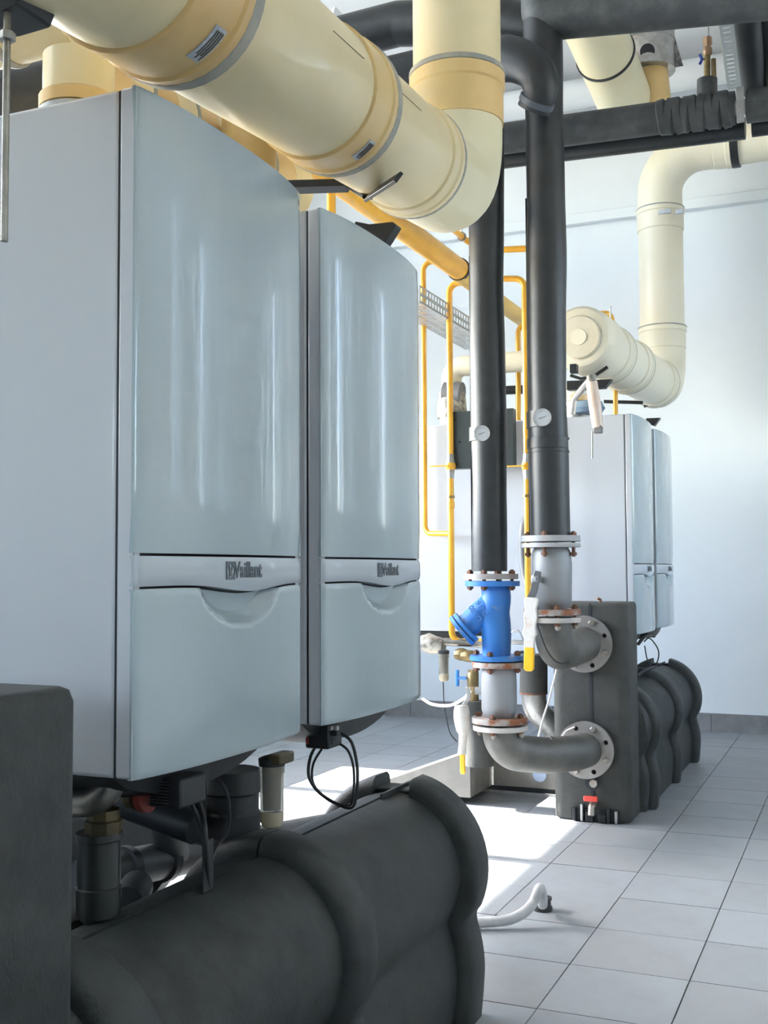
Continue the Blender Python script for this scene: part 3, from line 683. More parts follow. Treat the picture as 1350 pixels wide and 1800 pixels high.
for px, y_ in ((1245, 4.55), (1101, 6.2)):
    o = MB().cyl(W(px, 70 if px > 1200 else 105, Y=y_), Vector((W(px, 60, Y=y_).x, y_, ZC)), .004, 8).build('hanger_wire', steel_m); tag(o, 'thin hanger wire above the brass vent valve' if px > 1200 else 'thin hanger wire crossing in front of the galvanised collar', 'wire')

# ---------------------------------------------------------------- perforated cable trays
def perf(mb, o, u, v, nu, nv, su, sv, hf, t=.0015):
    o = Vector(o); u = Vector(u).normalized(); v = Vector(v).normalized()
    hu, hv = su*hf[0]/2, sv*hf[1]/2; holes = []
    for i in range(nu):
        for j in range(nv):
            cx, cy = (i+.5)*su, (j+.5)*sv; holes.append([(cx-hu, cy-hv), (cx+hu, cy-hv), (cx+hu, cy+hv), (cx-hu, cy+hv)])
    # split in strips for robust tessellation
    for i in range(nu):
        hs = holes[i*nv:(i+1)*nv]; mb.plate([(i*su, 0), ((i+1)*su, 0), ((i+1)*su, nv*sv), (i*su, nv*sv)], hs, o, u, v, t)
r = thing('cable_tray', 'perforated steel cable tray between the second boiler and the left riser', 'cable tray', W(790, 560, X=-1.75))
a = W(738, 500, X=-1.70); 
mb = MB(); perf(mb, (a.x, a.y, a.z-.075), (0, 1, 0), (0, 0, 1), 30, 2, .035, .036, (.62, .6)); mb.build('side_rail', tray_m, r, smooth=False, fix=False)
mb = MB(); perf(mb, (a.x-.16, a.y, a.z-.075), (0, 1, 0), (1, 0, 0), 30, 4, .035, .040, (.45, .6)); mb.build('tray_bottom', M_('tray_light', (.55, .56, .56), .45, metal=.4), r, smooth=False, fix=False)
mb = MB(); perf(mb, (a.x-.16, a.y, a.z-.075), (0, 1, 0), (0, 0, 1), 30, 2, .035, .036, (.62, .6)); mb.build('side_rail', tray_m, r, smooth=False, fix=False)
r = thing('cable_tray', 'perforated steel cable tray high at the top right, beside the vent valve', 'cable tray', W(1290, 100, Y=4.9))
a = W(1262, 30, Y=4.75); b = W(1280, 158, Y=5.6); uu = (b-a).normalized(); Ln = (b-a).length
mb = MB(); perf(mb, a, uu, (1, 0, 0), int(Ln/.05), 2, .05, .055, (.45, .6)); mb.build('tray_bottom', tray_m, r, smooth=False, fix=False)
MB().tube([a+Vector((.11, 0, .02)), b+Vector((.11, 0, .02))], .008, 8).build('rail', steel_m, r)
MB().tube([a+Vector((0, 0, .02)), b+Vector((0, 0, .02))], .006, 8).build('rail', steel_m, r)
o = MB().box(W(1298, 152, Y=4.46)+Vector((-.009, 0, 0)), W(1304, 214, Y=4.46)+Vector((.009, .01, 0))).build('channel_hanger', steel_m, bevel=.001); tag(o, 'bright slotted steel hanger strap in front of the dusty black pipe', 'bracket')
for px in (1306, 1316): 
    o = MB().cyl(W(px-4, 60, Y=4.7), W(px, 165, Y=4.75), .0045, 8).build('threaded_hanger', steel_m); tag(o, 'thin threaded hanger left of the top right climbing pipes' if px < 1310 else 'threaded hanger rod right beside the climbing black pipe', 'rod')

# ---------------------------------------------------------------- gas pipes
GX = -1.62
gz = W(700, 395, X=GX).z
r = thing('gas_header', 'thick yellow gas pipe slanting behind the big cream elbow', 'gas pipe', (GX, 3.9, gz))
gy1 = W(806, 470, X=GX).y
MB().tube([(GX, 2.2, gz), (GX, gy1, gz)], .047, 28).build('main_pipe', yellow_m, r)
MB().lathe([(-.006, .047), (-.006, .052), (.012, .052), (.014, .03)], (GX, gy1, gz), (0, 1, 0)).build('end_clamp', blackmetal, r)
MB().tube([(GX, gy1, gz-.015), (GX, gy1+1.3, gz-.015)], .040, 28).build('lower_run', M_('dusty_yellow_paint', (.66, .45, .14), .5, color2=(.58, .38, .1), scale=6), r)
for px_, rr in ((582, .0155), (518, .013)):
    q = W(px_, 320, X=GX); MB().cyl((GX, q.y, 1.55), (GX, q.y, gz+.35), rr).build('drop_pipe', yellow_m, r)
def gas(pts, rad, label, fillet=.05, valves=(), extra=None, y_=None):
    r = thing('gas_pipe', label, 'gas pipe', pts[0]); MB().tube(pts, rad, 18, fillet=fillet).build('pipe', yellow_m, r)
    for c in valves:
        MB().lathe([(-.055, rad*1.02), (-.055, rad*1.15), (-.03, rad*1.2), (-.028, rad*1.35), (.028, rad*1.35), (.03, rad*1.2), (.055, rad*1.15), (.055, rad)], c, (0, 0, 1), 8).build('ball_valve', steel_m, r)
        MB().lathe([(-.016, rad*1.4), (0, rad*1.75), (.016, rad*1.4)], c, (0, 0, 1), 16).build('valve_ball_housing', yellow_m, r)
        MB().box((c[0]-.09, c[1]-.03, c[2]-.002), (c[0]+.0, c[1]-.022, c[2]+.004)).build('valve_lever', yellow_m, r)
    return r
YG = 4.70
P = [W(832, 497, Y=YG), W(788, 497, Y=YG), W(790, 1128, Y=YG), W(862, 1128, Y=YG)]; P[2].x = P[1].x+.004
P[1].x = P[2].x
rg = gas(P, .0145, 'yellow gas drop pipe left of the left riser, bent in a hook at the top', .045, [(P[1].x, YG, W(788, 820, Y=YG).z)])
for y, h in ((874, .012), (888, .03)): 
    z = W(788, y, Y=YG).z; MB().lathe([(-h/2, .0147), (-h/2, .018), (h/2, .018), (h/2, .0147)], (P[1].x, YG, z), (0, 0, 1), 16).build('coupling', brass_m if h < .02 else yellow_m, rg)
# steeper pair behind
YG2 = 4.60
P = [W(886, 490, Y=YG2), W(922, 490, Y=YG2), W(926, 1050, Y=YG2)]; P[2].x = P[1].x
rg = gas(P, .0135, 'yellow gas drop pipe squeezed against the right riser', .045, [(P[1].x, YG2, W(922, 820, Y=YG2).z)])
z = W(922, 872, Y=YG2).z; MB().lathe([(-.006, .0137), (-.006, .021), (.006, .021), (.006, .0137)], (P[1].x, YG2, z), (0, 0, 1), 16).build('coupling', brass_m, rg)
P = [W(775, 460, Y=4.78), W(744, 460, Y=4.78), W(744, 938, Y=4.78), W(790, 938, Y=4.72)]; P[2].x = P[1].x
gas(P, .0125, 'thin yellow gas pipe touching the right edge of the second boiler', .04)
gp = gas([W(660, 285, X=-1.75), W(828, 430, X=-1.75), W(860, 440, Y=5.0), W(950, 436, Y=5.0)], .015, 'thin yellow pipe slanting from the big cream elbow, then level between the riser tops')
q = W(812, 416, X=-1.75); MB().lathe([(-.006, .015), (-.006, .022), (.006, .022), (.006, .015)], q, (0, 1, 0), 14).build('pipe_clamp', bolt_m, gp); MB().cyl(q, Vector((q.x, q.y, ZC)), .003, 8).build('hanger_wire', steel_m, gp)
gas([W(925, 571, Y=5.2), W(911, 571, Y=5.2), W(911, 760, Y=5.2)], .013, 'thin yellow hook-shaped pipe behind the gap between the risers', .04)
gas([W(1054, 553, Y=5.2), W(1072, 553, Y=5.25), W(1076, 580, Y=5.3)], .019, 'small yellow elbow peeping over the far capped flue', .04)
gas([W(1082, 680, Y=5.5), W(1082, 740, Y=5.5)], .012, 'short yellow pipe under the far cream flue')
o = MB().cyl(W(1073, 538, Y=5.0), W(1073, 562, Y=5.0), .004, 8).build('threaded_stud', steel_m); tag(o, 'small threaded stud above the far capped flue', 'rod')

# dark cover plate hung between the boilers
r = thing('cover_plate', 'dark perforated sheet metal plate behind the black risers', 'plate', W(850, 825, Y=4.76))
a = W(795, 826, Y=4.76); b = W(907, 720, Y=4.76)
holes = [circ(a.x+dx, a.z+dz, .004, 8) for dx, dz in ((.03, .22), (.055, .12), (.03, .08), (.25, .09), (.27, .2), (.04, .02))]
MB().plate([(a.x, a.z), (b.x, a.z), (b.x, b.z), (a.x, b.z)], holes, (0, 4.76, 0), (1, 0, 0), (0, 0, 1), -.05).build('plate', M_('green_black_sheet', (.022, .03, .03), .45, metal=.2), r, smooth=False)
for h in holes[:5]:
    cx = sum(p[0] for p in h)/8; cz = sum(p[1] for p in h)/8
    MB().cyl((cx, 4.758, cz), (cx, 4.752, cz), .0045, 8).build('rivet', bolt_m, r)

# ---------------------------------------------------------------- valves, strainer, elbows
def sz(px, py, Y): return W(px, py, Y=Y)
# -- left column (strainer)
p_up = sz(862, 1014, YL); p_top = Vector((LXc+.004, YL, p_up.z)); 
r = thing('pipe_flange', 'grey flange at the foot of the left black riser', 'flange', p_top)
zf = W(862, 1018, Y=YL).z; axL = Vector((-.0, 0, 1)).normalized()
mb = MB(); flange(mb, (LXc+.004, YL, zf), axL, .103, .020); mb.build('disc', flange_m, r)
bolts(r, (LXc+.004, YL, zf), axL, .103, 4, -.026, .02)
zs = zf-.005
st = thing('y_strainer', 'bright blue cast Y-strainer with chipped paint between rusty flanges', 'strainer', (LXc+.02, YL, W(872, 1160, Y=YL).z))
zb_ = W(872, 1160, Y=YL).z; sx = W(873, 1100, Y=YL).x; tx = LXc+.010
mb = MB(); flange(mb, (tx, YL, zs-.021), axL, .103, .019); mb.build('upper_disc', blue_m, st)
bx_ = W(873, 1160, Y=YL).x
mb = MB(); flange(mb, (bx_, YL, zb_), axL, .100, .018); mb.build('lower_disc', blue_m, st)
path = smoothp([(tx+.008, YL, zs-.02), (tx+.014, YL, zs-.06), (tx+.006, YL, zs-.12), (bx_-.004, YL, zb_+.14), (bx_, YL, zb_+.09), (bx_, YL, zb_+.01)], 6)
n = len(path); rs = [.052+.006*sin(pi*i/(n-1)) for i in range(n)]
MB().tube(path, rs, 30).build('body', blue_m, st)
top = Vector((tx+.004, YL, zs-.085)); arm = W(815, 1106, Y=YL-.03); 
ad = (arm-top).normalized()
mid = top+ad*.02
MB().tube([mid, top+ad*.06, arm], [.05, .051, .047], 30).build('filter_arm', blue_m, st)
mb = MB(); flange(mb, arm, ad, .068, .014); flange(mb, arm-ad*.018, ad, .066, .013); mb.build('filter_cover', blue_m, st)
for dz, (qx, qy) in enumerate(((-.02, .045), (.03, .02))):
    pass
tm = text_mesh('DN80', .030, .0015, .9); tm2 = text_mesh('PN16', .030, .0015, .9); tm2.v = [(x, y-.032, z) for x, y, z in tm2.v]; tm.add(tm2.v, tm2.f)
cpos = W(836, 1078, Y=YL-.078)
tm.xf(Matrix.Translation(cpos) @ Matrix.Rotation(pi/2, 4, 'X') @ Matrix.Rotation(radians(125), 4, 'Z')); tm.build('cast_letters', M_('blue_shadowed_letters', (.03, .13, .36), .5), st, smooth=False)
bolts(st, (bx_, YL, zb_), axL, .100, 4, -.03, .02)
# flange + ball valve + flange, left
def valve_col(x, y, z1, z0, Rf, rb, label, m):
    # from top flange z1 down to bottom flange z0
    r = thing('ball_valve', label, 'valve', (x, y, z0))
    mb = MB(); flange(mb, (x, y, z1-.022), (0, 0, 1), Rf, .020); mb.build('upper_flange', m, r)
    mb = MB(); flange(mb, (x, y, z0+.0), (0, 0, 1), Rf*1.03, .020); mb.build('lower_flange', m, r)
    h = z1-z0-.04; zz = z0+.02
    MB().lathe([(0, rb*.8), (.01, rb*.92), (.03, rb), (h*.7, rb*1.0), (h*.92, rb*.97), (h, rb*.9)], (x, y, zz), (0, 0, 1), 32).build('body', cast_m, r)
    return r
z1 = zb_-.003; z0 = W(880, 1270, Y=YL).z; vx = W(879, 1210, Y=YL).x
vL = valve_col(vx-.004, YL, z1, z0, .100, .066, 'rusty grey ball valve below the blue strainer, lever hanging', rust_m)
bolts(vL, (vx-.004, YL, z0), (0, 0, 1), .102, 4, -.026, .02, rustbolt_m)
# stem and hanging lever
sp = W(836, 1214, Y=YL-.01)
MB().cyl(Vector((vx-.05, YL-.01, sp.z)), sp, .014).build('valve_stem', cast_m, vL)
lp = [W(820, 1208, Y=YL-.03), W(824, 1225, Y=YL-.03), W(810, 1250, Y=YL-.03), W(812, 1275, Y=YL-.03)]
def strap(pts, wd, th, nrm=Vector((0, -1, 0))):
    pts = [Vector(p) for p in pts]; secs = []
    for i, p in enumerate(pts):
        t = (pts[min(i+1, len(pts)-1)]-pts[max(i-1, 0)]).normalized(); s = t.cross(nrm).normalized(); q = s.cross(t).normalized()
        ww = wd[i] if isinstance(wd, (list, tuple)) else wd
        secs.append([p+s*ww+q*th, p-s*ww+q*th, p-s*ww-q*th, p+s*ww-q*th])
    return MB().loft(secs)
strap(smoothp(lp, 5), .007, .003).build('lever', steel_m, vL, bevel=.001)
wp = smoothp([W(811, 1240, Y=YL-.03), W(812, 1262, Y=YL-.03), W(814, 1290, Y=YL-.03), W(812, 1325, Y=YL-.03)], 6)
MB().tube(wp, [.014+.017*abs(sin(i*.16+.7))*(1 if i < 12 else .35) for i in range(len(wp))], 12).build('plastic_wrap', wrap_m, vL)
strap(smoothp([W(813, 1312, Y=YL-.032), W(813, 1340, Y=YL-.032), W(814, 1361, Y=YL-.032)], 5), [.010]*9+[.010, .0075], .005).build('lever_grip', handle_y, vL, bevel=.003)
# lower mating flange and elbow pipe to the block
def elbow_pipe(label, fx, fy, ztop, cpts, rp, bx2, zf2):
    r = thing('flanged_elbow', label, 'pipe', (fx, fy, ztop-.2))
    mb = MB(); flange(mb, (fx, fy, ztop-.022), (0, 0, 1), .103, .018); mb.build('upper_flange', flange_m if False else M_('pale_flange', (.46, .435, .40), .5, color2=(.5, .42, .34), scale=14, mix=(.5, .8)), r)
    MB().tube(cpts, rp, 30, fillet=.13).build('bend', darkpipe_m, r)
    # block flange
    yb = 4.375
    mb = MB(); flange(mb, (bx2, yb, zf2), (0, -1, 0), .112, .018, 8, .0095, inner=rp*.96); mb.build('block_flange', M_('block_flange_grey', (.30, .285, .27), .45, metal=.4, color2=(.20, .185, .17), scale=9, mix=(.45, .8)), r)
    MB().lathe([(0, .110), (.006, .110)], (bx2, yb+.014, zf2), (0, -1, 0), 32).build('gasket', gap_m, r)
    p = Vector((bx2, yb, zf2))
    for k in range(0, 8, 2):
        a = 2*pi*(k+.5)/8; ax = Vector((0, -1, 0)); u = ax.orthogonal().normalized(); v = ax.cross(u); q = p+(u*cos(a)+v*sin(a))*.112*.8+ax*.018
        MB().lathe([(0, .013), (.008, .013), (.010, .009), (.016, .009)], q, ax, 6).build('nut', bolt_m, r)
    return r
BX = -1.025; zlow = W(1018, 1318, Y=4.36).z; zupp = W(1018, 1132, Y=4.36).z
ztop = z0-.004
eL = elbow_pipe('lower dark bend from the left valve to the lower block flange', vx, YL, ztop,
    [(vx, YL, ztop-.02), (vx+.0, YL, W(900, 1322, Y=YL).z), W(960, 1328, Y=4.14), (BX-.02, 4.28, zlow), (BX, 4.37, zlow)], .068, BX, zlow)
bolts(eL, (vx, YL, ztop), (0, 0, 1), .102, 4, -.032, -.02, bolt_m, .011)
MB().lathe([(-.004, .0685), (-.003, .071), (.003, .071), (.004, .0685)], W(966, 1326, Y=4.16), (1, .75, 0), 30).build('weld_seam', darkpipe_m, eL)
# -- right column
zft = W(967, 950, Y=YR).z
r = thing('pipe_flange', 'grey flange at the foot of the right black riser', 'flange', (RXc+.003, YR, zft))
mb = MB(); flange(mb, (RXc+.003, YR, zft-.005), (0, 0, 1), .110, .022); mb.build('disc', M_('clean_flange', (.36, .37, .375), .5, color2=(.36, .33, .3), scale=9, mix=(.5, .8)), r)
bolts(r, (RXc+.003, YR, zft-.005), (0, 0, 1), .108, 4, -.04, .022)
zr1 = zft-.01; zr0 = W(967, 1080, Y=YR).z
vR = thing('ball_valve', 'grey ball valve under the right riser, lever with long cloudy wrapped grip', 'valve', (RXc, YR, zr0))
mb = MB(); flange(mb, (RXc+.003, YR, zr1-.016), (0, 0, 1), .110, .015); mb.build('upper_flange', MATS['clean_flange'], vR)
hh = (zr1-.016)-(zr0+.02)
MB().lathe([(0, .055), (.012, .064), (.03, .073), (hh*.75, .075), (hh*.93, .070), (hh, .062)], (RXc+.006, YR, zr0+.02), (0, 0, 1), 32).build('body', cast_m, vR)
mb = MB(); flange(mb, (RXc+.006, YR, zr0), (0, 0, 1), .105, .020); mb.build('lower_flange', rust_m, vR)
bolts(vR, (RXc+.006, YR, zr0), (0, 0, 1), .105, 4, -.03, .02, rustbolt_m, a0=.8)
hp = W(942, 1018, Y=YR-.085)
MB().lathe([(0, .011), (.03, .011), (.034, .018), (.045, .018), (.05, .008), (.058, .008)], Vector((hp.x+.01, YR-.06, hp.z)), (-.15, -1, 0), 20).build('valve_stem', cast_m, vR)
hy = YR-.105
strap(smoothp([W(946, 1004, Y=hy), W(942, 1022, Y=hy), W(938, 1040, Y=hy), W(932, 1052, Y=hy)], 5), [.010, .013]+[.013]*14, .003).build('lever', M_('dark_lever_steel', (.13, .135, .14), .4, metal=.5), vR, bevel=.001)
wp = [W(934, 1050, Y=hy), W(933, 1085, Y=hy), W(931, 1120, Y=hy), W(931, 1150, Y=hy)]
strap(smoothp(wp, 6), [.024+.003*sin(i*1.3) for i in range(12)]+[.020]*10, .008).build('plastic_wrap', wrap_m, vR, bevel=.004)
strap(smoothp([W(931, 1138, Y=hy-.004), W(930, 1165, Y=hy-.004), W(930, 1180, Y=hy-.004)], 5), [.0185]*9+[.0165, .010], .008).build('lever_grip', handle_y, vR, bevel=.004)
ztr = zr0-.006
eR = elbow_pipe('upper dark bend from the right valve to the upper block flange', RXc+.008, YR, ztr,
    [(RXc+.008, YR, ztr-.02), (RXc+.012, YR, W(975, 1148, Y=YR).z), (BX-.02, 4.20, zupp-.01), (BX, 4.37, zupp)], .070, BX, zupp)
bolts(eR, (RXc+.008, YR, ztr), (0, 0, 1), .104, 4, -.034, -.02, bolt_m, .012, a0=.8)
MB().tube(smoothp([W(945, 1100, Y=YR-.075), W(960, 1140, Y=YR-.078), W(974, 1160, Y=YR-.06), W(990, 1166, Y=YR-.02), W(1020, 1158, Y=YR+.12)], 6), .0025, 8).build('wire_tie', gap_m, eR)

# ---------------------------------------------------------------- fittings behind the valves
YBk = 4.55
r = thing('lagged_bend', 'grey lagged elbow pipe behind the valves, left of the foam block', 'pipe', W(935, 1210, Y=YBk))
MB().tube([W(938, 1150, Y=YBk), W(938, 1218, Y=YBk)], .058, 26).build('upright_lagging', beigegrey_m if False else foam_dust, r)
MB().tube([W(938, 1216, Y=YBk), W(940, 1245, Y=YBk), W(985, 1290, Y=YBk+.1)], .052, 26, fillet=.08).build('bend', steel_m, r)
MB().lathe([(-.004, .059), (.004, .059)], W(938, 1218, Y=YBk), (0, 0, 1)).build('joint_band', rustbolt_m, r)
r = thing('lagged_stub', 'dusty grey lagged upright pipe behind the wrapped lever', 'pipe', W(828, 1330, Y=4.5))
MB().tube([W(834, 1232, Y=4.5), W(836, 1268, Y=4.5), W(842, 1300, Y=4.5), W(842, 1345, Y=4.5)], [.052, .053, .06, .062], 26).build('lagging', foam_dust, r)
MB().cyl(W(834, 1236, Y=4.5), W(834, 1180, Y=4.5), .018).build('brass_stem', brass_m, r)
r = thing('brass_drain_valve', 'brass fitting with a blue tee handle left of the rusty valve', 'valve', W(832, 1206, Y=4.3))
MB().lathe([(0, .018), (.004, .022), (.05, .024), (.06, .018), (.07, .02)], W(831, 1208, Y=4.3), (0, 0, 1), 12).build('body', brass_m, r)
MB().tube([W(820, 1192, Y=4.28), W(806, 1192, Y=4.28)], .006, 8).build('spindle', blueh_m, r)
MB().tube([W(804, 1178, Y=4.28), W(804, 1206, Y=4.28)], .008, 10).build('tee_handle', blueh_m, r)
r = thing('hose_coupling', 'wrapped metal coupling at the right edge of the second boiler', 'fitting', W(762, 1132, Y=4.7))
MB().tube([W(742, 1130, Y=4.7), W(752, 1130, Y=4.7), W(764, 1134, Y=4.7), W(780, 1136, Y=4.7)], [.035, .045, .042, .034], 20).build('sleeve', M_('patchy_alu', (.4, .4, .4)), r)
MB().tube([W(780, 1128, Y=4.7), W(870, 1132, Y=4.7)], .018, 14).build('copper_run', rope_m, r)
MB().lathe([(0, .02), (.02, .028), (.04, .028), (.06, .02)], W(800, 1150, Y=4.68), (1, 0, 0), 8).build('union_nut', brass_m, r)
MB().lathe([(0, .02), (.02, .026), (.05, .026), (.06, .02)], W(812, 1153, Y=4.66), (1, 0, 0), 8).build('union_nut', brass_m, r)
def cup(name, px, py0, py1, Y, rad, label):
    r = thing(name, label, 'filter cup', W(px, py1, Y=Y)); zt = W(px, py0, Y=Y).z; zb = W(px, py1, Y=Y).z; x = W(px, py0, Y=Y).x; h = zt-zb
    MB().lathe([(0, rad*.5), (h*.03, rad*.8), (h*.1, rad*.97), (h*.85, rad), (h*.86, rad*1.08), (h, rad*1.08)], (x, Y, zb), (0, 0, 1), 24).build('cup', clear_m, r)
    MB().lathe([(h*.01, rad*.45), (h*.04, rad*.7), (h*.26, rad*.86), (h*.27, .001)], (x, Y, zb), (0, 0, 1), 24).build('sediment', cupbase_m, r)
    MB().lathe([(h*.29, rad*.5), (h*.95, rad*.55)], (x, Y, zb), (0, 0, 1), 20).build('cartridge', M_('filter_cartridge', (.12, .13, .12), .6), r)
    MB().lathe([(h*.97, rad*1.1), (h*1.08, rad*1.15), (h*1.12, rad*.7)], (x, Y, zb), (0, 0, 1), 24).build('cup_head', dark_m, r)
    return r
cup('filter_cup', 780, 1148, 1198, 4.6, .022, 'small amber clear cup hanging right of the second boiler')
c1 = cup('filter_cup', 478, 1342, 1455, 1.62, .0195, 'clear filter cup with milky bottom hanging under the nearest boiler')
MB().box(W(470, 1326, Y=1.60), W(518, 1338, Y=1.65)).build('brass_lug', M_('old_brass', (.12, .095, .045), .45, metal=.5, color2=(.07, .06, .035), scale=20), c1, bevel=.003)
# small pipes in the back cluster
for (x0_, y0_, x1_, y1_, rr, m, lb) in ((890, 1128, 935, 1130, .010, steel_m, 'thin steel pipe behind the blue strainer foot'),
        (905, 1150, 940, 1146, .012, dark_m, 'thin black pipe behind the yellow lever grip')):
    o = MB().tube([W(x0_, y0_, Y=4.8), W(x1_, y1_, Y=4.8)], rr, 12).build('small_pipe', m); tag(o, lb, 'pipe')
o = MB().tube(smoothp([W(893, 1160, Y=4.72), W(895, 1120, Y=4.72), W(910, 1108, Y=4.72), W(925, 1135, Y=4.72)], 8), .0035, 8).build('thin_cable', steel_m); tag(o, 'thin looped wire right of the blue strainer', 'cable')
o = MB().tube(smoothp([W(932, 900, Y=4.74), W(920, 930, Y=4.72), W(921, 1000, Y=4.7), W(935, 1060, Y=4.6), W(930, 1110, Y=4.6)], 8), .018, 12).build('lagged_hose', MATS['mid_grey_plastic']); tag(o, 'curved grey lagged hose behind the right valve flange', 'hose')
def cable(pts, rad, label, m=dark_m, name='cable'):
    o = MB().tube(smoothp(pts, 8), rad, 8).build(name, m); return tag(o, label, 'cable')
cable([W(979, 1175, Y=4.33), W(965, 1230, Y=4.3), W(955, 1262, Y=4.28), W(946, 1297, Y=4.25)], .0042, 'pale cable hanging from the upper dark bend', white_cable)
cable([W(985, 1300, Y=4.33), W(995, 1285, Y=4.32), W(1010, 1278, Y=4.30)], .003, 'short pale wire beside the lower block flange', white_cable)
cable([W(742, 1228, Y=4.4), W(760, 1238, Y=4.4), W(790, 1240, Y=4.4), W(815, 1228, Y=4.3), W(828, 1214, Y=4.3)], .0065, 'white sagging tube from the second boiler to the brass fitting', white_cable, 'sagging_tube')
cable([W(779, 1196, Y=4.6), W(781, 1240, Y=4.6), W(790, 1285, Y=4.6), W(803, 1304, Y=4.6)], .0028, 'thin dark wire dangling from the small amber cup')
def looped(dx, dy, label, s=1, base=None):
    pass
# cable loops and plug boxes
cable([W(598, 1288, Y=1.95), W(618, 1305, Y=1.95), W(628, 1350, Y=1.95), W(626, 1400, Y=1.95), W(617, 1420, Y=1.95), W(590, 1412, Y=1.95), W(560, 1392, Y=1.95), W(543, 1365, Y=1.95), W(546, 1330, Y=1.95), W(562, 1300, Y=1.95)], .0032, 'black cable loop hanging under the second boiler')
cable([W(590, 1303, Y=1.97), W(612, 1320, Y=1.97), W(622, 1355, Y=1.97), W(620, 1405, Y=1.97), W(610, 1416, Y=1.97), W(580, 1408, Y=1.97), W(552, 1380, Y=1.97), W(550, 1345, Y=1.97), W(568, 1312, Y=1.97)], .0026, 'second, inner black cable loop under the second boiler')
def ctl(name, a, b, Y, dep, label, rotm=dark_m, grill=False):
    r = thing(name, label, 'actuator', W((a[0]+b[0])/2, b[1], Y=Y)); p = W(*a, Y=Y); q = W(*b, Y=Y)
    MB().box((p.x, Y, q.z), (q.x, Y+dep, p.z)).build('housing', rotm, r, bevel=.004)
    return r, p, q
r, p, q = ctl('valve_actuator', (536, 1272), (578, 1318), 1.92, .06, 'black actuator box with plugs under the second boiler')
MB().box(W(578, 1284, Y=1.93), W(600, 1292, Y=1.95)).build('plug', dark_m, r, bevel=.002); MB().box(W(578, 1300, Y=1.93), W(592, 1307, Y=1.95)).build('plug', dark_m, r, bevel=.002)
MB().box(W(539, 1288, Y=1.918), W(543, 1308, Y=1.922)).build('red_mark', red_m, r)
for k in range(2): MB().box(W(578+10*k, 1277, Y=1.92), W(586+10*k, 1283, Y=1.93)).build('terminal', steel_m, r)
r, p, q = ctl('valve_actuator', (262, 1366), (318, 1424), 1.40, .07, 'black ribbed actuator box under the nearest boiler')
for k in range(9):
    a_ = W(262, 1372+5.4*k, Y=1.398); b_ = W(298, 1374.5+5.4*k, Y=1.40); MB().box((a_.x, 1.394, b_.z), (b_.x, 1.402, a_.z)).build('cooling_fin', M_('grey_fin', (.16, .17, .17), .5), r)
MB().box(W(310, 1376, Y=1.41), W(330, 1384, Y=1.44)).build('plug', dark_m, r, bevel=.002); MB().box(W(310, 1394, Y=1.41), W(330, 1403, Y=1.44)).build('plug', dark_m, r, bevel=.002)
MB().cyl(W(250, 1398, Y=1.43), W(262, 1398, Y=1.43), .026).build('red_ring', M_('dull_red', (.22, .03, .02), .5), r)
cable([W(326, 1380, Y=1.45), W(345, 1400, Y=1.47), W(358, 1440, Y=1.5), W(362, 1490, Y=1.5), W(366, 1560, Y=1.52)], .0045, 'black cable dropping from the near actuator to the foam manifold')
cable([W(326, 1398, Y=1.45), W(340, 1420, Y=1.47), W(352, 1450, Y=1.5), W(360, 1500, Y=1.5), W(362, 1555, Y=1.52)], .0035, 'second black cable beside the one dropping from the near actuator')
cable([W(362, 1350, Y=1.6), W(395, 1385, Y=1.6), W(403, 1430, Y=1.6), W(398, 1465, Y=1.6), W(380, 1490, Y=1.58), W(370, 1520, Y=1.55)], .0030, 'thin black cable curving in front of the black pump body')
o = MB().box(W(362, 1480, Y=1.50)+Vector((-.008, 0, 0)), W(372, 1562, Y=1.53)+Vector((.004, 0, 0))).build('cable_duct', dark_m, bevel=.002); tag(o, 'narrow black upright strip under the nearest boiler', 'duct')
# near steel elbow, brass union and dark cup
M_('old_brass', (.12, .095, .045))
r = thing('steel_bend', 'dull steel bend with brass union under the nearest boiler', 'pipe', W(180, 1440, Y=1.32))
MB().tube([W(60, 1412, Y=1.32), W(192, 1412, Y=1.32), W(203, 1350, Y=1.34)], .020, 24, fillet=.04).build('bend', rope_m, r)
MB().lathe([(0, .026), (.02, .028), (.022, .024), (.036, .024)], W(182, 1466, Y=1.34), (0, 0, 1), 8).build('brass_union', MATS['old_brass'], r)
MB().lathe([(0, .014), (.006, .019), (.012, .018), (.02, .021)], W(222, 1398, Y=1.42), (1, 0, 0), 20).build('brass_ring', MATS['old_brass'], r)
r = thing('filter_housing', 'dark cylindrical filter housing standing left under the nearest boiler', 'filter', W(172, 1610, Y=1.34))
zt = W(175, 1462, Y=1.34).z; zb = W(175, 1620, Y=1.34).z; x_ = W(174, 1500, Y=1.34).x
MB().lathe([(0, .022), (.01, .031), (.05, .033), (.052, .031), (zt-zb-.012, .031), (zt-zb-.01, .034), (zt-zb, .034)], (x_, 1.34, zb), (0, 0, 1), 28).build('housing', M_('smoky_plastic', (.02, .024, .022), .35, coat=.1), r)
MB().lathe([(0, .026), (.045, .030)], (x_, 1.34, zb+.004), (0, 0, 1)).build('sump', M_('dull_sump', (.10, .09, .06), .5), r)
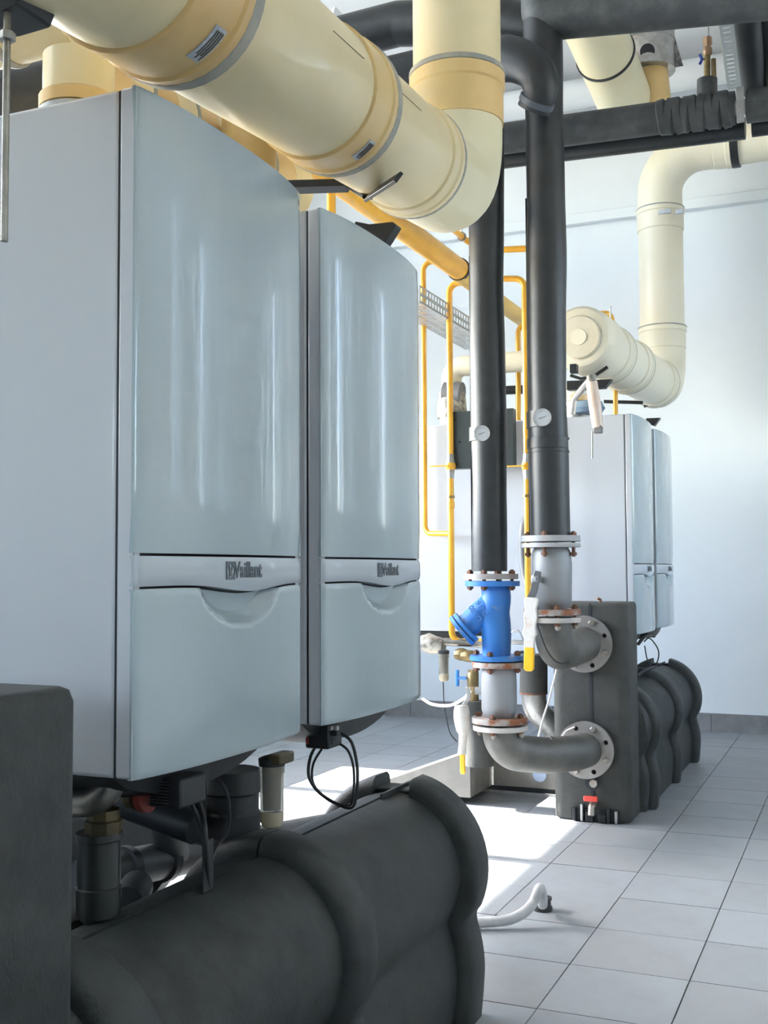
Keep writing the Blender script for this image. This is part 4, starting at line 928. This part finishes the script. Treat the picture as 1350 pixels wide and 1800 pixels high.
# grey condensate pipe under the boilers
XC = -1.30
a = W(150, 1540, X=XC); b = W(560, 1458, X=XC)
r = thing('condensate_pipe', 'dark grey plastic condensate pipe running under the near boilers', 'pipe', a)
dcp = (b-a).normalized()
MB().tube([a, b+dcp*.4], .036, 24).build('pipe', beigegrey_m, r)
for t in (.12, .26, .42, .6):
    p = a.lerp(b, t); MB().lathe([(-.012, .037), (-.010, .042), (.010, .042), (.012, .037)], p, dcp, 24).build('socket_ring', dark_m, r)
p = a.lerp(b, .3); MB().tube([p, p+Vector((.04, -.10, .11))], [.034, .03], 22).build('side_branch', beigegrey_m, r)
MB().tube([p+Vector((.04, -.10, .11)), p+Vector((.043, -.108, .118))], .034, 22).build('branch_rim', steel_m, r)
r = thing('circulation_pump', 'large black pump body under the nearest boiler', 'pump', W(410, 1470, Y=1.80))
pc = W(408, 1475, Y=1.82); zt = W(408, 1352, Y=1.82).z
MB().lathe([(0, .04), (.01, .052), (.05, .054), (.055, .050), (.085, .050), (.09, .055), (zt-pc.z, .052)], pc, (0, 0, 1), 32).build('motor_body', dark_m, r)
MB().lathe([(0, .02), (.03, .045), (.06, .05)], (pc.x-.1, 1.82, pc.z+.03), (1, 0, 0), 24).build('volute', dark_m, r)
o = MB().tube([W(352, 1335, Y=1.75), W(352, 1460, Y=1.75)], .012, 4).build('mounting_rail', dark_m); tag(o, 'black upright rail left of the pump body', 'rail')
o = MB().tube([W(335, 1350, Y=1.7)+Vector((-.45, 0, 0)), W(345, 1455, Y=1.7)], .03, 18).build('low_pipe', dark_m); tag(o, 'dark slanting pipe deep under the nearest boiler', 'pipe')
r = thing('return_manifold', 'second charcoal foam manifold lying behind, under the back-row near boilers', 'pipe insulation', (-1.62, 1.6, 0))
MB().tube([(-1.62, 1.06, .36), (-1.62, 2.25, .36)], .125, 32).build('upper_lobe', foam_m, r)
MB().tube([(-1.62, 1.06, .13), (-1.62, 2.25, .13)], .125, 32).build('lower_lobe', foam_m, r)
for y in (1.16, 1.7, 2.2): MB().lathe([(-.03, .13), (-.02, .145), (.02, .145), (.03, .13)], (-1.62, y, .36), (0, 1, 0)).build('foam_rib', foam_m, r)
o = MB().lathe([(-.0, .020), (0, .028), (.10, .028), (.10, .020), (.004, .018)], W(222, 1590, Y=1.5), (-.5, 1, 0), 28).build('pipe_end', dark_m); tag(o, 'open black pipe end beside the dark filter housing', 'pipe')
r = thing('red_lever_valve', 'dull red lever valve behind the near actuator plugs', 'valve', W(330, 1440, Y=1.75))
strap([W(308, 1440, Y=1.75), W(325, 1426, Y=1.75), W(338, 1418, Y=1.75)], .012, .004).build('lever', M_('dull_red', (.2, .03, .02)), r)
MB().lathe([(0, .02), (.02, .03), (.06, .03), (.08, .02)], W(318, 1470, Y=1.78), (0, 0, 1)).build('body', dark_m, r)

# far boiler cable loops
cable([W(1132, 1128, Y=5.45), W(1142, 1122, Y=5.45), W(1156, 1140, Y=5.45), W(1157, 1158, Y=5.45), W(1148, 1174, Y=5.45), W(1138, 1160, Y=5.45), W(1133, 1135, Y=5.45)], .0032, 'black cable loop below the farthest front-facing boiler')
cable([W(1122, 1132, Y=5.2), W(1135, 1118, Y=5.3), W(1150, 1118, Y=5.5)], .008, 'dark cable bundle under the far boilers')
cable([W(1120, 1188, Y=5.1), W(1135, 1178, Y=5.2), W(1150, 1172, Y=5.4)], .008, 'dark cable lying on the far foam manifold')

# ---------------------------------------------------------------- brackets
def bracket(label, arms, th, m=blackmetal, wdir=Vector((0, 1, 0))):
    pass
r = thing('flue_bracket', 'black steel bracket arm carrying the big cream flue over the second boiler', 'bracket', W(640, 345, Y=2.45))
e0 = W(480, 330, Y=2.30); e1 = W(614, 326, Y=2.42); e2 = W(646, 347, Y=2.25); e3 = W(701, 311, Y=2.06)
strap([e0, e1], .016, .010, Vector((0, -.3, -1))).build('arm', blackmetal, r, bevel=.001)
strap([e1, e2], .012, .004, Vector((.3, -.3, 1))).build('lower_step', blackmetal, r, bevel=.001)
strap([e2, e3], .012, .004, Vector((.2, -1, .2))).build('upturned_tip', blackmetal, r, bevel=.001)
r = thing('flue_bracket', 'black wedge-shaped bracket end over the top of the second boiler', 'bracket', W(690, 415, Y=2.6))
p_ = [W(640, 400, Y=2.62), W(665, 405, Y=2.62), W(706, 401, Y=2.62), W(712, 406, Y=2.62), W(697, 430, Y=2.62), W(690, 440, Y=2.62), W(640, 440, Y=2.62)]
MB().plate([(q.x, q.z) for q in p_][::-1], [], (0, 2.60, 0), (1, 0, 0), (0, 0, 1), -.04).build('bracket_end', blackmetal, r, bevel=.003, smooth=False)
r = thing('flue_bracket', 'big black angle bracket in the top left corner holding the threaded rod', 'bracket', W(40, 60, Y=1.05))
p_ = [(-60, -40), (125, -40), (90, 48), (30, 66), (-60, 72)]
q_ = [W(x, y, Y=1.05) for x, y in p_]
MB().plate([(q.x, q.z) for q in q_], [], (0, 1.05, 0), (1, 0, 0), (0, 0, 1), -.06).build('angle_plate', blackmetal, r, bevel=.003, smooth=False)
strap([W(-60, 8, Y=1.04), W(20, -8, Y=1.04)], .001, .002).build('slot_edge', steel_m, r)
hb = W(9, 66, Y=1.0)
r = thing('threaded_rod', 'long threaded rod with a nut hanging down the left edge', 'rod', W(9, 425, Y=1.0))
zt = W(9, 20, Y=1.0).z; zb = W(9, 424, Y=1.0).z; x_ = W(10, 250, Y=1.0).x
pr = []; n = int((zt-zb)/.0012)
for k in range(n): pr.append((k*.0012, .0038 if k % 2 else .0044))
MB().lathe(pr, (x_, 1.0, zb), (0, 0, 1), 12).build('rod', rope_m, r, ang=80)
MB().lathe([(0, .010), (.009, .010)], (x_, 1.0, hb.z-.004), (0, 0, 1), 6).build('nut', steel_m, r)
# far brackets
def arm(p, q, th, wd, label, Y, name='flue_bracket'):
    o = strap([W(*p, Y=Y), W(*q, Y=Y)], wd, th, Vector((0, -1, 0))).build(name, blackmetal); return tag(o, label, 'bracket')
arm((1046, 660), (1068, 645), .008, .006, 'slim black bracket tip on the side of the far cap housing', 4.70)
arm((1132, 715), (1155, 703), .008, .006, 'slim black bracket tip under the last joint of the far flue', 6.2)
arm((1062, 706), (1130, 708), .01, .008, 'thin black bracket arm below the middle of the far flue', 5.6)
r = thing('flue_bracket', 'black bracket plate beneath the far capped flue', 'bracket', W(1060, 680, Y=4.8))
q_ = [W(x, y, Y=4.8) for x, y in ((1000, 672), (1078, 669), (1066, 684), (1000, 688))]
MB().plate([(q.x, q.z) for q in q_], [], (0, 4.8, 0), (1, 0, 0), (0, 0, 1), -.04).build('plate', blackmetal, r, smooth=False)
r = thing('flue_bracket', 'black wedge bracket above the farthest front-facing boiler', 'bracket', W(1155, 742, Y=5.6))
q_ = [W(x, y, Y=5.6) for x, y in ((1138, 737), (1162, 736), (1152, 750), (1138, 745))]
MB().plate([(q.x, q.z) for q in q_], [], (0, 5.6, 0), (1, 0, 0), (0, 0, 1), -.04).build('plate', blackmetal, r, smooth=False)
# hanging trap tube beside the right riser
YT = 4.58
r = thing('condensate_trap', 'pinkish clear trap tube hanging beside the right riser', 'trap', W(1050, 765, Y=YT))
MB().tube([W(1040, 672, Y=YT), W(1046, 715, Y=YT), W(1051, 752, Y=YT)], [.024, .026, .023], 22).build('clear_tube', pinkish_m, r)
MB().tube([W(1039, 660, Y=YT), W(1041, 676, Y=YT)], .021, 18).build('top_clamp', M_('patchy_alu', (.4, .4, .4)), r)
MB().box(W(1043, 748, Y=YT-.02), W(1060, 762, Y=YT+.01)).build('bottom_fitting', MATS['mid_grey_plastic'], r, bevel=.003)
MB().cyl(W(1041, 758, Y=YT), W(1041, 806, Y=YT), .0035, 8).build('drain_rod', rope_m, r)
MB().box(W(1001, 640, Y=YT-.02), W(1017, 657, Y=YT+.02)).build('clamp_block', blackmetal, r, bevel=.002)
strap([W(1003, 660, Y=YT), W(1022, 666, Y=YT), W(1034, 664, Y=YT)], .006, .008).build('clamp_arm', blackmetal, r)
MB().tube([W(1006, 728, Y=YT+.06), W(1010, 700, Y=YT+.06), W(1036, 668, Y=YT)], .014, 16, fillet=.03).build('bent_pipe', steel_m, r)
o = MB().lathe([(0, .06), (.02, .075), (.05, .06), (.055, .04)], W(1035, 726, Y=5.0), (0, 0, 1)).build('boiler_cap', M_('blue_grey_cap', (.16, .24, .33), .5)); tag(o, 'blue-grey round cap on top of the far boiler', 'cap')

# ---------------------------------------------------------------- hose on the floor
P = [Vector((W(800, 1612, Z=.03).x, W(800, 1612, Z=.03).y, .055)), W(848, 1618, Z=.035), W(885, 1615, Z=.035), W(918, 1603, Z=.05), W(940, 1580, Z=.085), W(950, 1562, Z=.105), W(951, 1556, Z=.10)]
q = W(953, 1592, Z=0)
hs = smoothp([W(790, 1622, Z=.02)]+[W(850, 1621, Z=.02), W(893, 1617, Z=.024), W(922, 1603, Z=.04), W(938, 1585, Z=.062), W(946, 1566, Z=.092), W(950, 1562, Z=.095), W(953, 1574, Z=.075), W(954, 1590, Z=.03)], 8)
r = thing('drain_hose', 'grey-white drain hose curling from the near manifold into a floor socket', 'hose', (q.x, q.y, 0))
MB().tube(hs, .0145, 18).build('hose', hose_m, r)
fs = thing('floor_socket', 'small black floor drain socket taking the hose end', 'drain', (q.x, q.y, 0))
c_ = W(954, 1594, Z=.01)
MB().lathe([(0, .028), (.012, .028), (.014, .024), (.030, .024), (.032, .027), (.038, .027), (.038, .019), (.01, .018)], (c_.x, c_.y, 0), (0, 0, 1), 24).build('socket', dark_m, fs)

GROUPS = {'wall_boiler': 'white wall boilers in two back to back rows', 'lagged_riser': 'black lagged risers', 'gas_pipe': 'yellow gas pipes',
          'ball_valve': 'flanged ball valves under the risers', 'flanged_elbow': 'dark bends into the foam block', 'lagged_pipe': 'black lagged overhead pipes',
          'flue_bracket': 'black brackets of the flues', 'insulated_manifold': 'foam manifolds under the boilers', 'insulated_separator': 'upright foam blocks',
          'exhaust_flue': 'big cream flues', 'pipe_thermometer': 'dials on the risers', 'filter_cup': 'clear filter cups', 'cable_tray': 'perforated cable trays'}
for o in bpy.data.objects:
    k = o.name.split('.')[0]
    if o.parent is None and k in GROUPS: o['group'] = GROUPS[k]
for o in bpy.data.objects:
    if '_o' in o.keys(): del o['_o']
